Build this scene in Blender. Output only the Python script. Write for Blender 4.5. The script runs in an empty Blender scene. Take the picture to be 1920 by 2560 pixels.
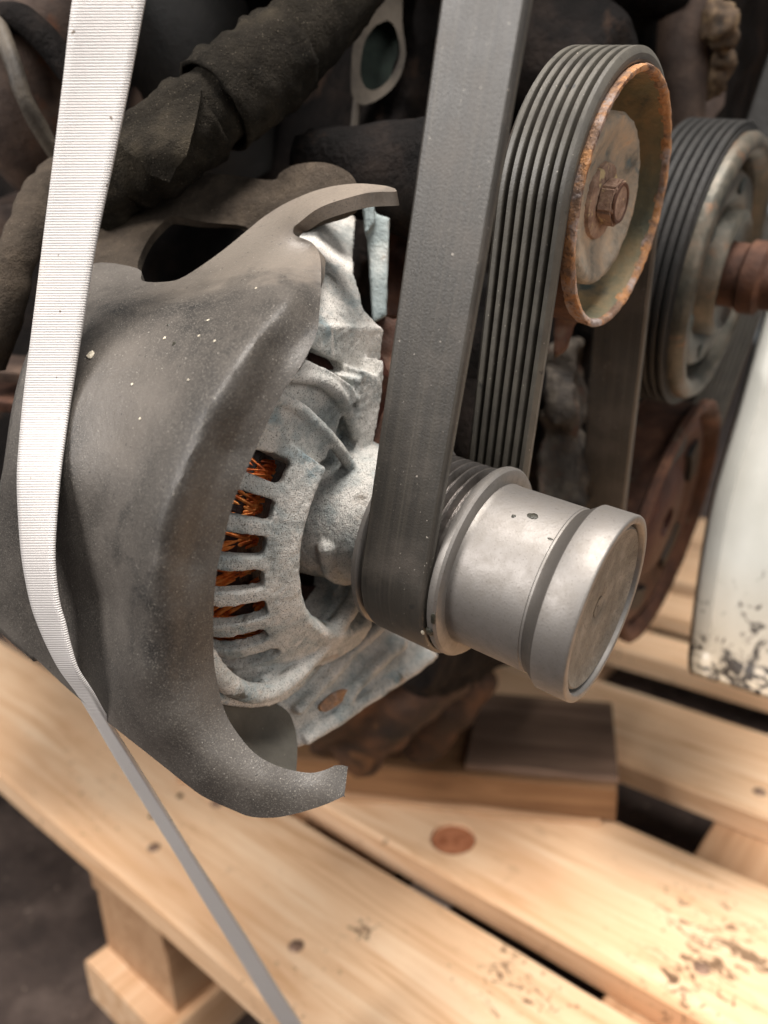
import bpy, bmesh, math, random
import numpy as np
from mathutils import Vector, Matrix, noise
from mathutils.geometry import delaunay_2d_cdt

random.seed(7); rng = np.random.default_rng(7)
scene = bpy.context.scene
COL = scene.collection

# ------------------------------------------------------------ camera, light, exposure
CAM_H = 0.40                                     # lens height above the pallet deck
AXX = Vector((0.99884793, 0.04577328, 0.01440922))
AXY = Vector((0.0, 0.30026901, -0.95385456))
AXZ = Vector((-0.04798769, 0.95275565, 0.29992308))
CAM_ROT = Matrix((AXX, AXY, AXZ))
FPX = 1920.0
cd = bpy.data.cameras.new('camera')
cd.sensor_fit = 'VERTICAL'; cd.sensor_height = 24.0; cd.sensor_width = 18.0
cd.lens = 18.0; cd.clip_start = 0.01; cd.clip_end = 50
cd.dof.use_dof = True; cd.dof.focus_distance = 0.222; cd.dof.aperture_fstop = 5.2
cam = bpy.data.objects.new('camera', cd); COL.objects.link(cam)
cam.matrix_world = Matrix.Translation((0, 0, CAM_H)) @ CAM_ROT.to_4x4()
scene.camera = cam

world = bpy.data.worlds.new('World'); scene.world = world; world.use_nodes = True
bg = world.node_tree.nodes['Background']
bg.inputs[0].default_value = (0.92, 0.96, 1.0, 1); bg.inputs[1].default_value = 0.17

def area(name, loc, target, size, power, col):
    l = bpy.data.lights.new(name, 'AREA'); l.shape = 'RECTANGLE'; l.size = size[0]; l.size_y = size[1]
    l.energy = power; l.color = col
    o = bpy.data.objects.new(name, l); COL.objects.link(o); o.location = loc
    o.rotation_euler = (Vector(target) - Vector(loc)).to_track_quat('-Z', 'Y').to_euler()
    return o
area('hall_lamp_left', (-1.10, -0.44, 1.06), (0.0, 0.25, 0.35), (0.6, 0.6), 22, (1.0, 0.95, 0.91))
area('hall_lamp_overhead', (0.25, -0.10, 1.9), (0.1, 0.35, 0.2), (0.8, 0.6), 62, (1.0, 0.94, 0.88))
area('hall_window_right', (1.25, -1.25, 0.95), (0.05, 0.25, 0.3), (1.2, 1.0), 14, (1.0, 0.96, 0.92))

scene.render.engine = 'CYCLES'
scene.cycles.use_denoising = True
scene.cycles.max_bounces = 6
scene.view_settings.view_transform = 'Standard'
scene.view_settings.look = 'None'
scene.view_settings.exposure = 0.0
scene.view_settings.gamma = 1.0

# ------------------------------------------------------------ frames
def cw(p):                                       # lens frame -> world
    p = Vector(p)
    return Vector((p.dot(AXX), p.dot(AXY), p.dot(AXZ) + CAM_H))
def W(px, py, z):                                # a sighted point at a measured distance -> world
    return cw(((px - 960) / FPX * z, (1280 - py) / FPX * z, -z))
EA = Vector((0.81059562, -0.30713001, 0.49860395))     # shaft direction of the engine
EU = Vector((0.2616021, 0.95166757, 0.16091358))
EV = EA.cross(EU)
EC = Vector((0.03237918, -0.01604862, -0.23680041))    # alternator shaft at the pulley flange
WA = cw(EA) - cw((0, 0, 0)); WU = cw(EU) - cw((0, 0, 0)); WV = cw(EV) - cw((0, 0, 0)); WC = cw(EC)
def En(t, u, v):
    return WC + WA * t + WU * u + WV * v
BD = Vector((0.75984, -0.65011, 0)); ND = Vector((0.65011, 0.75984, 0))   # along / across the pallet boards
def Pl(b, n, z):
    return BD * b + ND * n + Vector((0, 0, z))

# ------------------------------------------------------------ materials
def lin(r, g, b):
    f = lambda c: (c / 255 / 12.92) if c / 255 <= 0.04045 else ((c / 255 + 0.055) / 1.055) ** 2.4
    return (f(r), f(g), f(b), 1)

class NT:
    def __init__(s, name):
        s.m = bpy.data.materials.new(name); s.m.use_nodes = True
        s.t = s.m.node_tree; s.b = s.t.nodes['Principled BSDF']; s.co = s.t.nodes.new('ShaderNodeTexCoord')
    def n(s, typ, **kw):
        x = s.t.nodes.new(typ)
        for k, v in kw.items(): setattr(x, k, v)
        return x
    def l(s, a, b): s.t.links.new(a, b)
    def map(s, scale, src='Object', rot=(0, 0, 0)):
        m = s.n('ShaderNodeMapping'); m.inputs['Scale'].default_value = scale if hasattr(scale, '__len__') else (scale,) * 3
        m.inputs['Rotation'].default_value = rot
        s.l(s.co.outputs[src], m.inputs[0]); return m.outputs[0]
    def noise(s, scale, detail=5, rough=0.6, vec=None, dist=0.0):
        x = s.n('ShaderNodeTexNoise'); x.inputs['Scale'].default_value = 1.0
        x.inputs['Detail'].default_value = detail; x.inputs['Roughness'].default_value = rough; x.inputs['Distortion'].default_value = dist
        s.l(vec if vec is not None else s.map(scale), x.inputs['Vector']); return x.outputs['Fac']
    def ramp(s, fac, stops, interp='LINEAR'):
        r = s.n('ShaderNodeValToRGB'); e = r.color_ramp.elements; r.color_ramp.interpolation = interp
        while len(e) < len(stops): e.new(0.5)
        for i, (p, c) in enumerate(stops):
            e[i].position = p; e[i].color = c if len(c) == 4 else (*c, 1)
        s.l(fac, r.inputs[0]); return r.outputs[0]
    def mask(s, fac, lo, hi):
        return s.ramp(fac, [(lo, (0, 0, 0, 1)), (hi, (1, 1, 1, 1))])
    def mix(s, fac, a, b):
        x = s.n('ShaderNodeMix', data_type='RGBA')
        if isinstance(fac, float): x.inputs[0].default_value = fac
        else: s.l(fac, x.inputs[0])
        for i, c in ((6, a), (7, b)):
            if isinstance(c, tuple): x.inputs[i].default_value = c
            else: s.l(c, x.inputs[i])
        return x.outputs[2]
    def math(s, op, a, b=None):
        x = s.n('ShaderNodeMath', operation=op)
        for i, c in enumerate((a, b)):
            if c is None: continue
            if isinstance(c, (int, float)): x.inputs[i].default_value = c
            else: s.l(c, x.inputs[i])
        return x.outputs[0]
    def out(s, color, rough=0.7, metal=0.0, bump=None, bs=0.3, bd=0.001, spec=0.5):
        if isinstance(color, tuple): s.b.inputs['Base Color'].default_value = color
        else: s.l(color, s.b.inputs['Base Color'])
        for k, c in (('Roughness', rough), ('Metallic', metal)):
            if isinstance(c, (int, float)): s.b.inputs[k].default_value = c
            else: s.l(c, s.b.inputs[k])
        s.b.inputs['Specular IOR Level'].default_value = spec
        if bump is not None:
            b = s.n('ShaderNodeBump'); b.inputs['Strength'].default_value = bs; b.inputs['Distance'].default_value = bd
            s.l(bump, b.inputs['Height']); s.l(b.outputs[0], s.b.inputs['Normal'])
        return s.m

def rough_mat(name, stops, scale, patches=(), specks=(), dust_and_light=(), rough=0.8, metal=0.0, bscale=900, bs=0.4, bd=0.0008, spec=0.35, dist=0.0):
    """mottled dirty surface: a noise ramp, then patches (colour, scale, lo, hi), then specks (colour, scale, lo, hi)"""
    k = NT(name)
    c = k.ramp(k.noise(scale, 6, 0.65, dist=dist), stops)
    for col, sc, lo, hi in patches:
        c = k.mix(k.mask(k.noise(sc, 5, 0.65, dist=0.4), lo, hi), c, col)
    for ctr, rad, col in dust_and_light:                       # lighter dusty tone round one spot, partly painted light
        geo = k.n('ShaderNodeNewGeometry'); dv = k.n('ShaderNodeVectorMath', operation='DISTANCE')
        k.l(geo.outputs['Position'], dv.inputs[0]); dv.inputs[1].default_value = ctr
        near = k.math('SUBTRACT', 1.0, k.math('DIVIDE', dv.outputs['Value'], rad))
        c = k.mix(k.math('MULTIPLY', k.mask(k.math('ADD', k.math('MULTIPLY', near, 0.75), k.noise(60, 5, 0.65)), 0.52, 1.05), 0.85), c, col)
    for col, sc, lo, hi in specks:
        c = k.mix(k.mask(k.noise(sc, 2, 0.5), lo, hi), c, col)
    h = k.math('ADD', k.noise(bscale, 4, 0.65), k.math('MULTIPLY', k.noise(bscale * 0.22, 3, 0.6), 1.5))
    return k.out(c, rough, metal, h, bs, bd, spec)

M = {}
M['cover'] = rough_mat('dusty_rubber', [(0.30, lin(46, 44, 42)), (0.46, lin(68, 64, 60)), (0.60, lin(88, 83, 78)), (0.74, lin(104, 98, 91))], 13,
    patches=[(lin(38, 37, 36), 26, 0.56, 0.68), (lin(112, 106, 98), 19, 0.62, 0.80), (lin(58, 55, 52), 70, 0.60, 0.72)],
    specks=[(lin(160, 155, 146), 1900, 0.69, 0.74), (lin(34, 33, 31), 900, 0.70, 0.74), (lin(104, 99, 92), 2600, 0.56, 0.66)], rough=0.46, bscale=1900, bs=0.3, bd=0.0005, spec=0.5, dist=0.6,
    dust_and_light=[(W(850, 480, .233), 0.045, lin(146, 134, 122)), (W(620, 610, .236), 0.034, lin(116, 108, 99)), (W(330, 1000, .205), 0.03, lin(96, 90, 84))])  # dusty lightening; the first patch is painted so the top arm looks lit
M['cover_dark'] = rough_mat('dark_rubber', [(0.3, lin(60, 57, 52)), (0.7, lin(96, 93, 85))], 30, specks=[(lin(170, 165, 155), 800, 0.74, 0.76)], rough=0.75, bscale=1300, bs=0.3)
M['felt'] = rough_mat('dusty_felt', [(0.3, lin(46, 41, 36)), (0.5, lin(70, 62, 54)), (0.7, lin(94, 83, 71))], 40,
    specks=[(lin(140, 132, 120), 2000, 0.70, 0.75)], rough=0.95, bscale=1700, bs=0.7, bd=0.0012, spec=0.15)
M['hose'] = rough_mat('foam_wrap', [(0.3, lin(24, 22, 19)), (0.55, lin(46, 42, 36)), (0.75, lin(74, 67, 56))], 45,
    specks=[(lin(120, 112, 98), 2000, 0.68, 0.74)], rough=0.95, bscale=1500, bs=0.9, bd=0.0015, spec=0.1)
M['cast'] = rough_mat('oxidised_aluminium', [(0.28, lin(112, 117, 116)), (0.40, lin(164, 168, 166)), (0.54, lin(204, 201, 195)), (0.74, lin(228, 223, 216))], 60,
    patches=[(lin(142, 156, 159), 50, 0.55, 0.68), (lin(214, 210, 204), 80, 0.58, 0.66), (lin(96, 95, 88), 48, 0.62, 0.70), (lin(176, 156, 138), 42, 0.62, 0.74)],
    specks=[(lin(96, 94, 87), 2400, 0.54, 0.70)], rough=0.72, bscale=2200, bs=0.7, bd=0.0007)
M['cast_blue'] = rough_mat('oxidised_bracket', [(0.3, lin(104, 116, 118)), (0.5, lin(146, 156, 156)), (0.7, lin(190, 192, 188))], 60,
    patches=[(lin(150, 128, 108), 70, 0.62, 0.72)], rough=0.75, bscale=900, bs=0.6)
M['machined'] = None
def machined(name, base, rough=0.36):
    k = NT(name)
    n1 = k.noise(260, 4, 0.6); n2 = k.noise(1500, 2, 0.5)
    c = k.mix(k.mask(n1, 0.40, 0.72), base, (base[0] * 0.86, base[1] * 0.845, base[2] * 0.82, 1))
    c = k.mix(k.math('MULTIPLY', k.mask(n2, 0.62, 0.72), 0.45), c, lin(96, 90, 84))
    r = k.math('ADD', k.math('MULTIPLY', n1, 0.22), rough - 0.11)
    return k.out(c, r, 0.72, n2, 0.12, 0.0004)
M['machined'] = machined('dull_machined_steel', lin(140, 136, 132), 0.55)
M['machined_band'] = machined('turned_band', lin(92, 88, 84), 0.60)
M['dusty_cap'] = rough_mat('dusty_cap', [(0.3, lin(94, 90, 84)), (0.5, lin(118, 113, 105)), (0.7, lin(142, 136, 127))], 130,
    specks=[(lin(88, 82, 73), 1500, 0.58, 0.70)], rough=0.6, metal=0.3, bscale=1800, bs=0.4)
M['dark_gap'] = rough_mat('dark_gasket', [(0.3, lin(38, 44, 42)), (0.7, lin(74, 80, 76))], 300, rough=0.6)
M['groove'] = rough_mat('worn_groove_steel', [(0.3, lin(90, 86, 82)), (0.7, lin(150, 144, 140))], 90, rough=0.35, metal=0.8, bscale=900, bs=0.3)
# belt rubber: flat back with faint lengthwise streaks (UV.x runs across, UV.y along, in metres)
def belt_mat():
    k = NT('belt_rubber')
    st = k.noise(1, 5, 0.6, vec=k.map((900, 9, 1), 'UV')); mot = k.noise(55, 5, 0.6)
    c = k.ramp(st, [(0.30, lin(46, 43, 39)), (0.55, lin(60, 56, 50)), (0.75, lin(76, 71, 63))])
    c = k.mix(k.mask(mot, 0.5, 0.8), c, lin(88, 81, 74))
    sepx = k.n('ShaderNodeSeparateXYZ'); k.l(k.co.outputs['UV'], sepx.inputs[0])
    rib = k.math('GREATER_THAN', sepx.outputs[0], 0.015)
    c = k.mix(k.math('MULTIPLY', rib, 0.8), c, k.ramp(k.noise(120, 4, 0.6), [(0.3, lin(66, 63, 57)), (0.7, lin(94, 90, 81))]))
    c = k.mix(k.mask(k.noise(1100, 2, 0.5), 0.74, 0.76), c, lin(190, 182, 170))
    c = k.mix(k.mask(k.noise(160, 3, 0.5), 0.70, 0.74), c, lin(44, 43, 40))
    r = k.math('ADD', k.math('MULTIPLY', mot, 0.25), 0.34)
    return k.out(c, r, 0.0, k.math('ADD', k.math('MULTIPLY', st, 0.5), k.noise(1600, 3, 0.6)), 0.22, 0.0005, 0.75)
M['belt'] = belt_mat()
M['rust'] = rough_mat('orange_rust', [(0.28, lin(90, 74, 66)), (0.44, lin(136, 108, 88)), (0.56, lin(178, 128, 84)), (0.72, lin(176, 158, 146))], 110,
    patches=[(lin(158, 146, 142), 100, 0.52, 0.64), (lin(86, 64, 54), 140, 0.60, 0.68)], specks=[(lin(96, 70, 58), 700, 0.62, 0.74)], rough=0.85, bscale=900, bs=0.8)
M['dish'] = rough_mat('stained_dish', [(0.30, lin(84, 88, 78)), (0.45, lin(112, 106, 84)), (0.58, lin(146, 122, 88)), (0.74, lin(160, 140, 112))], 26,
    patches=[(lin(66, 74, 70), 28, 0.52, 0.64)], rough=0.65, bscale=500, bs=0.4)
M['hub'] = rough_mat('rusty_grey_hub', [(0.28, lin(92, 90, 84)), (0.45, lin(148, 138, 124)), (0.62, lin(172, 152, 130)), (0.76, lin(182, 134, 102))], 90,
    patches=[(lin(92, 104, 106), 70, 0.58, 0.66)], rough=0.75, bscale=700, bs=0.6)
M['bolt'] = rough_mat('rusty_bolt', [(0.3, lin(98, 74, 60)), (0.5, lin(142, 116, 100)), (0.7, lin(170, 146, 126))], 170, patches=[(lin(184, 164, 124), 220, 0.56, 0.64), (lin(92, 56, 38), 160, 0.60, 0.68)], rough=0.8, bscale=900, bs=0.7)
M['oldsteel'] = rough_mat('grimy_steel', [(0.3, lin(48, 50, 46)), (0.5, lin(82, 78, 69)), (0.7, lin(112, 102, 90))], 60, patches=[(lin(120, 90, 68), 50, 0.58, 0.70)], rough=0.45, metal=0.35, bscale=500, bs=0.3)
M['rustbrown'] = rough_mat('brown_rust', [(0.3, lin(44, 29, 23)), (0.5, lin(74, 48, 36)), (0.7, lin(104, 72, 54))], 60, patches=[(lin(90, 78, 66), 50, 0.58, 0.68)], rough=0.8, bscale=500, bs=0.6)
M['redbrown'] = rough_mat('red_brown_paint', [(0.3, lin(48, 29, 24)), (0.6, lin(78, 48, 39)), (0.75, lin(104, 68, 54))], 40, rough=0.6, bscale=500, bs=0.4)
M['grime'] = rough_mat('engine_grime', [(0.3, lin(9, 8, 8)), (0.5, lin(20, 17, 16)), (0.7, lin(40, 33, 29))], 40, patches=[(lin(52, 39, 31), 30, 0.60, 0.72)], rough=0.85, bscale=400, bs=0.7, bd=0.002, spec=0.12)
M['brownpipe'] = rough_mat('heat_browned_pipe', [(0.3, lin(40, 30, 26)), (0.5, lin(68, 54, 46)), (0.7, lin(98, 80, 68))], 40, patches=[(lin(104, 60, 32), 25, 0.60, 0.74)], rough=0.7, bscale=500, bs=0.4)
M['sump'] = rough_mat('oily_rust', [(0.3, lin(24, 18, 15)), (0.5, lin(52, 36, 27)), (0.7, lin(92, 62, 42))], 35, patches=[(lin(110, 78, 50), 30, 0.60, 0.70)], rough=0.7, bscale=300, bs=0.6, bd=0.002)
M['mottle'] = rough_mat('mottled_casting', [(0.3, lin(24, 21, 19)), (0.5, lin(52, 46, 40)), (0.7, lin(92, 84, 73))], 60, patches=[(lin(66, 42, 31), 50, 0.56, 0.66)], rough=0.8, bscale=300, bs=0.8, bd=0.002)
M['pale'] = rough_mat('scuffed_pale_metal', [(0.3, lin(40, 36, 32)), (0.6, lin(90, 82, 72))], 45, rough=0.6, bscale=600, bs=0.4)
M['green'] = rough_mat('dull_green_casting', [(0.3, lin(24, 32, 28)), (0.6, lin(46, 58, 51))], 50, rough=0.7, bscale=500, bs=0.4)
M['ochre'] = rough_mat('ochre_fitting', [(0.3, lin(30, 24, 19)), (0.5, lin(74, 58, 42)), (0.7, lin(126, 106, 80))], 110, rough=0.8, bscale=400, bs=0.5)
M['black'] = rough_mat('black_rubber', [(0.3, lin(22, 22, 22)), (0.7, lin(40, 38, 36))], 50, rough=0.6)
M['grease'] = rough_mat('black_grease', [(0.3, lin(28, 28, 24)), (0.7, lin(66, 64, 54))], 900, rough=0.35)
M['grit'] = rough_mat('pale_grit', [(0.3, lin(170, 160, 140)), (0.7, lin(222, 214, 196))], 900, rough=0.9)
M['lacquer'] = rough_mat('dark_lacquer', [(0.3, lin(30, 14, 10)), (0.7, lin(56, 26, 18))], 300, rough=0.4)
def copper():
    k = NT('lacquered_copper')
    c = k.ramp(k.noise(240, 3, 0.6), [(0.30, lin(120, 50, 24)), (0.46, lin(214, 104, 44)), (0.62, lin(250, 160, 84))])
    return k.out(c, 0.30, 0.55)
M['copper'] = copper()
def strap_mat():
    k = NT('woven_strap')
    w1 = k.n('ShaderNodeTexWave', wave_type='BANDS', bands_direction='Y'); w1.inputs['Scale'].default_value = 1.0; w1.inputs['Distortion'].default_value = 1.6; w1.inputs['Detail'].default_value = 1
    k.l(k.map((1, 150, 1), 'UV'), w1.inputs['Vector'])
    w2 = k.n('ShaderNodeTexWave', wave_type='BANDS', bands_direction='X'); w2.inputs['Scale'].default_value = 1.0; w2.inputs['Distortion'].default_value = 0.4
    k.l(k.map((260, 1, 1), 'UV'), w2.inputs['Vector'])
    h = k.math('ADD', k.math('MULTIPLY', w1.outputs['Fac'], k.math('ADD', k.math('MULTIPLY', w2.outputs['Fac'], 0.8), 0.2)), k.math('MULTIPLY', k.noise(1500, 3, 0.6), 0.5))
    c = k.mix(k.mask(h, 0.15, 1.0), lin(192, 188, 186), lin(214, 210, 207))
    c = k.mix(k.mask(k.noise(420, 2, 0.5), 0.735, 0.76), c, lin(120, 110, 100))
    c = k.mix(k.mask(k.noise(28, 3, 0.6), 0.55, 0.80), c, lin(216, 208, 202))
    return k.out(c, 0.75, 0.0, h, 0.5, 0.0006, 0.3)
M['strap'] = strap_mat()
def Gp(px, py, z=0.0):
    d = W(px, py, 1.0) - Vector((0, 0, CAM_H)); return Vector((0, 0, CAM_H)) + d * ((z - CAM_H) / d.z)
DIRT = [(Gp(1790, 2380), 0.075), (Gp(1700, 2460), 0.05), (Gp(1290, 2440), 0.05), (Gp(900, 2330), 0.02)]
def wood(name, cols, seed=0.0, stain=True, darkgrime=False):
    """grain along the object's local X"""
    k = NT(name)
    info = k.n('ShaderNodeObjectInfo'); off = k.math('MULTIPLY', info.outputs['Random'], 40.0)
    add = k.n('ShaderNodeVectorMath', operation='ADD'); k.l(k.co.outputs['Object'], add.inputs[0])
    cmb = k.n('ShaderNodeCombineXYZ'); k.l(off, cmb.inputs[0]); k.l(off, cmb.inputs[1]); k.l(cmb.outputs[0], add.inputs[1])
    def mp(sc):
        m = k.n('ShaderNodeMapping'); m.inputs['Scale'].default_value = sc; k.l(add.outputs[0], m.inputs[0]); return m.outputs[0]
    grain = k.noise(1, 6, 0.65, vec=mp((5, 75, 75)), dist=1.2); big = k.noise(1, 3, 0.5, vec=mp((4, 14, 14)), dist=0.8); fine = k.noise(1, 3, 0.6, vec=mp((30, 600, 600)))
    c = k.ramp(grain, [(0.30, cols[0]), (0.50, cols[1]), (0.70, cols[2])])
    c = k.mix(k.math('MULTIPLY', k.mask(big, 0.45, 0.75), 0.6), c, cols[3])
    if stain:
        c = k.mix(k.math('MULTIPLY', k.mask(k.noise(1, 5, 0.7, vec=mp((40, 40, 40))), 0.62, 0.72), 0.35), c, lin(150, 110, 80))
        patch = k.mask(k.noise(1, 2, 0.5, vec=mp((7, 7, 7))), 0.52, 0.66)
        sp = k.mask(k.noise(1, 4, 0.75, vec=mp((85, 130, 85))), 0.62, 0.66)
        c = k.mix(k.math('MULTIPLY', k.math('MULTIPLY', patch, sp), 0.75), c, lin(110, 84, 62))
        geo = k.n('ShaderNodeNewGeometry')                                  # oily boot prints and dirt on the deck
        for ctr, rad in DIRT:
            dv = k.n('ShaderNodeVectorMath', operation='DISTANCE'); k.l(geo.outputs['Position'], dv.inputs[0]); dv.inputs[1].default_value = ctr
            near = k.math('SUBTRACT', 1.0, k.math('DIVIDE', dv.outputs['Value'], rad))
            nz = k.noise(1, 5, 0.75, vec=mp((60, 95, 60)), dist=1.5)
            c = k.mix(k.math('MULTIPLY', k.mask(k.math('ADD', nz, k.math('MULTIPLY', near, 0.17)), 0.655, 0.70), 0.85), c, lin(104, 78, 56))
    return k.out(c, 0.75, 0.0, k.math('ADD', grain, fine), 0.25, 0.0008, 0.3)
M['pine'] = wood('fresh_pine', [lin(204, 158, 116), lin(232, 194, 156), lin(242, 211, 177), lin(212, 164, 122)])
M['pine_raw'] = wood('rough_pine', [lin(164, 126, 92), lin(184, 146, 112), lin(198, 162, 128), lin(168, 126, 92)], stain=False)
M['oldwood'] = wood('weathered_brown_wood', [lin(100, 70, 46), lin(130, 96, 66), lin(154, 118, 84), lin(104, 74, 50)])
M['darkwood'] = wood('dirty_dark_wood', [lin(88, 68, 56), lin(116, 93, 78), lin(140, 115, 96), lin(96, 74, 60)], stain=False)
M['knot'] = rough_mat('wood_knot', [(0.3, lin(150, 88, 58)), (0.6, lin(190, 126, 90))], 120, rough=0.7, bs=0.2)
M['nail'] = rough_mat('dull_nail', [(0.3, lin(128, 100, 84)), (0.7, lin(176, 146, 124))], 200, rough=0.5, metal=0.4)
M['floor'] = rough_mat('stained_concrete', [(0.3, lin(44, 36, 33)), (0.5, lin(68, 57, 52)), (0.72, lin(98, 85, 78))], 14, patches=[(lin(34, 28, 26), 9, 0.55, 0.68)],
    specks=[(lin(140, 126, 112), 120, 0.68, 0.72)], rough=0.8, bscale=300, bs=0.5, bd=0.002)
def panel_mat():
    k = NT('grimy_white_plastic')
    base = k.ramp(k.noise(14, 4, 0.6), [(0.35, lin(172, 172, 165)), (0.7, lin(192, 192, 186))])
    sep = k.n('ShaderNodeSeparateXYZ'); k.l(k.co.outputs['UV'], sep.inputs[0])
    low = k.math('MAXIMUM', k.math('SUBTRACT', 1.0, k.math('MULTIPLY', sep.outputs[1], 3.6)), 0.0)      # grime splashed on near the lower rim
    base = k.mix(k.math('MULTIPLY', k.mask(low, 0.0, 0.9), 0.6), base, lin(176, 150, 116))
    g = k.mask(k.math('ADD', k.noise(95, 5, 0.7, dist=1.2), k.math('MULTIPLY', low, 0.22)), 0.66, 0.74)
    c = k.mix(g, base, lin(44, 34, 26))
    return k.out(c, 0.42, 0.0, k.noise(300, 3, 0.6), 0.1, 0.0006)
M['panel'] = panel_mat()

# ------------------------------------------------------------ object helpers
def tag(o, label=None, cat=None, group=None, kind=None):
    for k, v in (('label', label), ('category', cat), ('group', group), ('kind', kind)):
        if v: o[k] = v
    return o
def thing(name, loc, label, cat, group=None):
    o = bpy.data.objects.new(name, None); COL.objects.link(o); o.location = loc; o.empty_display_size = 0.01
    return tag(o, label, cat, group)
def link(name, me, parent=None, mat=None, base=None):
    """mesh given in world coordinates; stored relative to its parent (or its own base)"""
    o = bpy.data.objects.new(name, me); COL.objects.link(o)
    if parent is not None:
        root = Vector((0, 0, 0)); p = parent
        while p is not None: root += p.location; p = p.parent
        me.transform(Matrix.Translation(-root)); o.parent = parent
    else:
        b = Vector(base) if base is not None else Vector(sum((v.co for v in me.vertices), Vector())) / max(1, len(me.vertices))
        me.transform(Matrix.Translation(-b)); o.location = b
    if mat is not None: me.materials.append(mat)
    return o
def smooth(me, ang=40):
    for p in me.polygons: p.use_smooth = True
    me.set_sharp_from_angle(angle=math.radians(ang))
def to_mesh(name, bm, ang=40, recalc=True):
    if recalc: bmesh.ops.recalc_face_normals(bm, faces=bm.faces)
    me = bpy.data.meshes.new(name); bm.to_mesh(me); bm.free(); smooth(me, ang); return me
def add_lathe(bm, prof, c=(0, 0), seg=96, closed=True, arc=(0, 360), jit=0.0):
    """prof: (t, r) in the engine frame about the shaft line (u, v) = c"""
    full = arc[1] - arc[0] >= 359.9; n = seg if full else seg + 1
    rings = []
    for i in range(n):
        ph = math.radians(arc[0] + (arc[1] - arc[0]) * i / seg)
        ring = []
        for t, r in prof:
            p = En(t, c[0] + r * math.cos(ph), c[1] + r * math.sin(ph))
            if jit: p = p + Vector(noise.noise_vector(p * 420)) * jit
            ring.append(bm.verts.new(p))
        rings.append(ring)
    m = len(prof)
    for i in range(n if full else n - 1):
        A, B = rings[i], rings[(i + 1) % n]
        for j in range(m if closed else m - 1):
            bm.faces.new((A[j], A[(j + 1) % m], B[(j + 1) % m], B[j]))
    if not full and closed:
        bm.faces.new(rings[0]); bm.faces.new(rings[-1])
def lathe(name, prof, c=(0, 0), seg=96, closed=True, ang=35, jit=0.0):
    bm = bmesh.new(); add_lathe(bm, prof, c, seg, closed, jit=jit)
    if not closed: bmesh.ops.holes_fill(bm, edges=[e for e in bm.edges if e.is_boundary], sides=0)
    return to_mesh(name, bm, ang)
def catmull(pts, n=6, closed=False):
    P = [Vector(p) for p in pts]; out = []; L = len(P)
    for i in range(L if closed else L - 1):
        if closed: a, b, c, d = P[i - 1], P[i], P[(i + 1) % L], P[(i + 2) % L]
        else: a, b, c, d = P[max(i - 1, 0)], P[i], P[i + 1], P[min(i + 2, L - 1)]
        for k in range(n):
            s = k / n
            out.append(0.5 * ((2 * b) + (c - a) * s + (2 * a - 5 * b + 4 * c - d) * s * s + (3 * b - a - 3 * c + d) * s ** 3))
    if not closed: out.append(P[-1])
    return out
def add_tube(bm, path, rad, seg=16, cap=True, jit=0.0, jsc=200):
    n = len(path); rings = []; up = Vector((0.31, 0.2, 0.93))
    for i, p in enumerate(path):
        t = (path[min(i + 1, n - 1)] - path[max(i - 1, 0)]).normalized()
        s = t.cross(up).normalized(); up = s.cross(t).normalized()
        r = rad(i / (n - 1)) if callable(rad) else rad
        ring = []
        for k in range(seg):
            a = 2 * math.pi * k / seg; d = s * math.cos(a) + up * math.sin(a)
            q = p + d * r
            if jit: q = q + d * (noise.noise(q * jsc) * jit)
            ring.append(bm.verts.new(q))
        rings.append(ring)
    for i in range(n - 1):
        for k in range(seg):
            bm.faces.new((rings[i][k], rings[i][(k + 1) % seg], rings[i + 1][(k + 1) % seg], rings[i + 1][k]))
    if cap: bm.faces.new(rings[0]); bm.faces.new(rings[-1])
def tube(name, pts, rad, seg=20, n=8, jit=0.0, jsc=200, ang=60):
    bm = bmesh.new(); add_tube(bm, catmull(pts, n), rad, seg, True, jit, jsc); return to_mesh(name, bm, ang)
def add_prism(bm, poly, t0, t1):
    """polygon of (u, v), extruded along the shaft from t0 to t1"""
    A = [bm.verts.new(En(t0, u, v)) for u, v in poly]; B = [bm.verts.new(En(t1, u, v)) for u, v in poly]
    n = len(poly)
    bm.faces.new(A); bm.faces.new(B[::-1])
    for i in range(n): bm.faces.new((A[i], A[(i + 1) % n], B[(i + 1) % n], B[i]))
def add_hull(bm, pts):
    vs = [bm.verts.new(p) for p in pts]; bmesh.ops.convex_hull(bm, input=vs)
def add_box_w(bm, o, ax, ay, az):
    """box from corner o along three edge vectors"""
    add_hull(bm, [o + ax * i + ay * j + az * k for i in (0, 1) for j in (0, 1) for k in (0, 1)])
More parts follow.
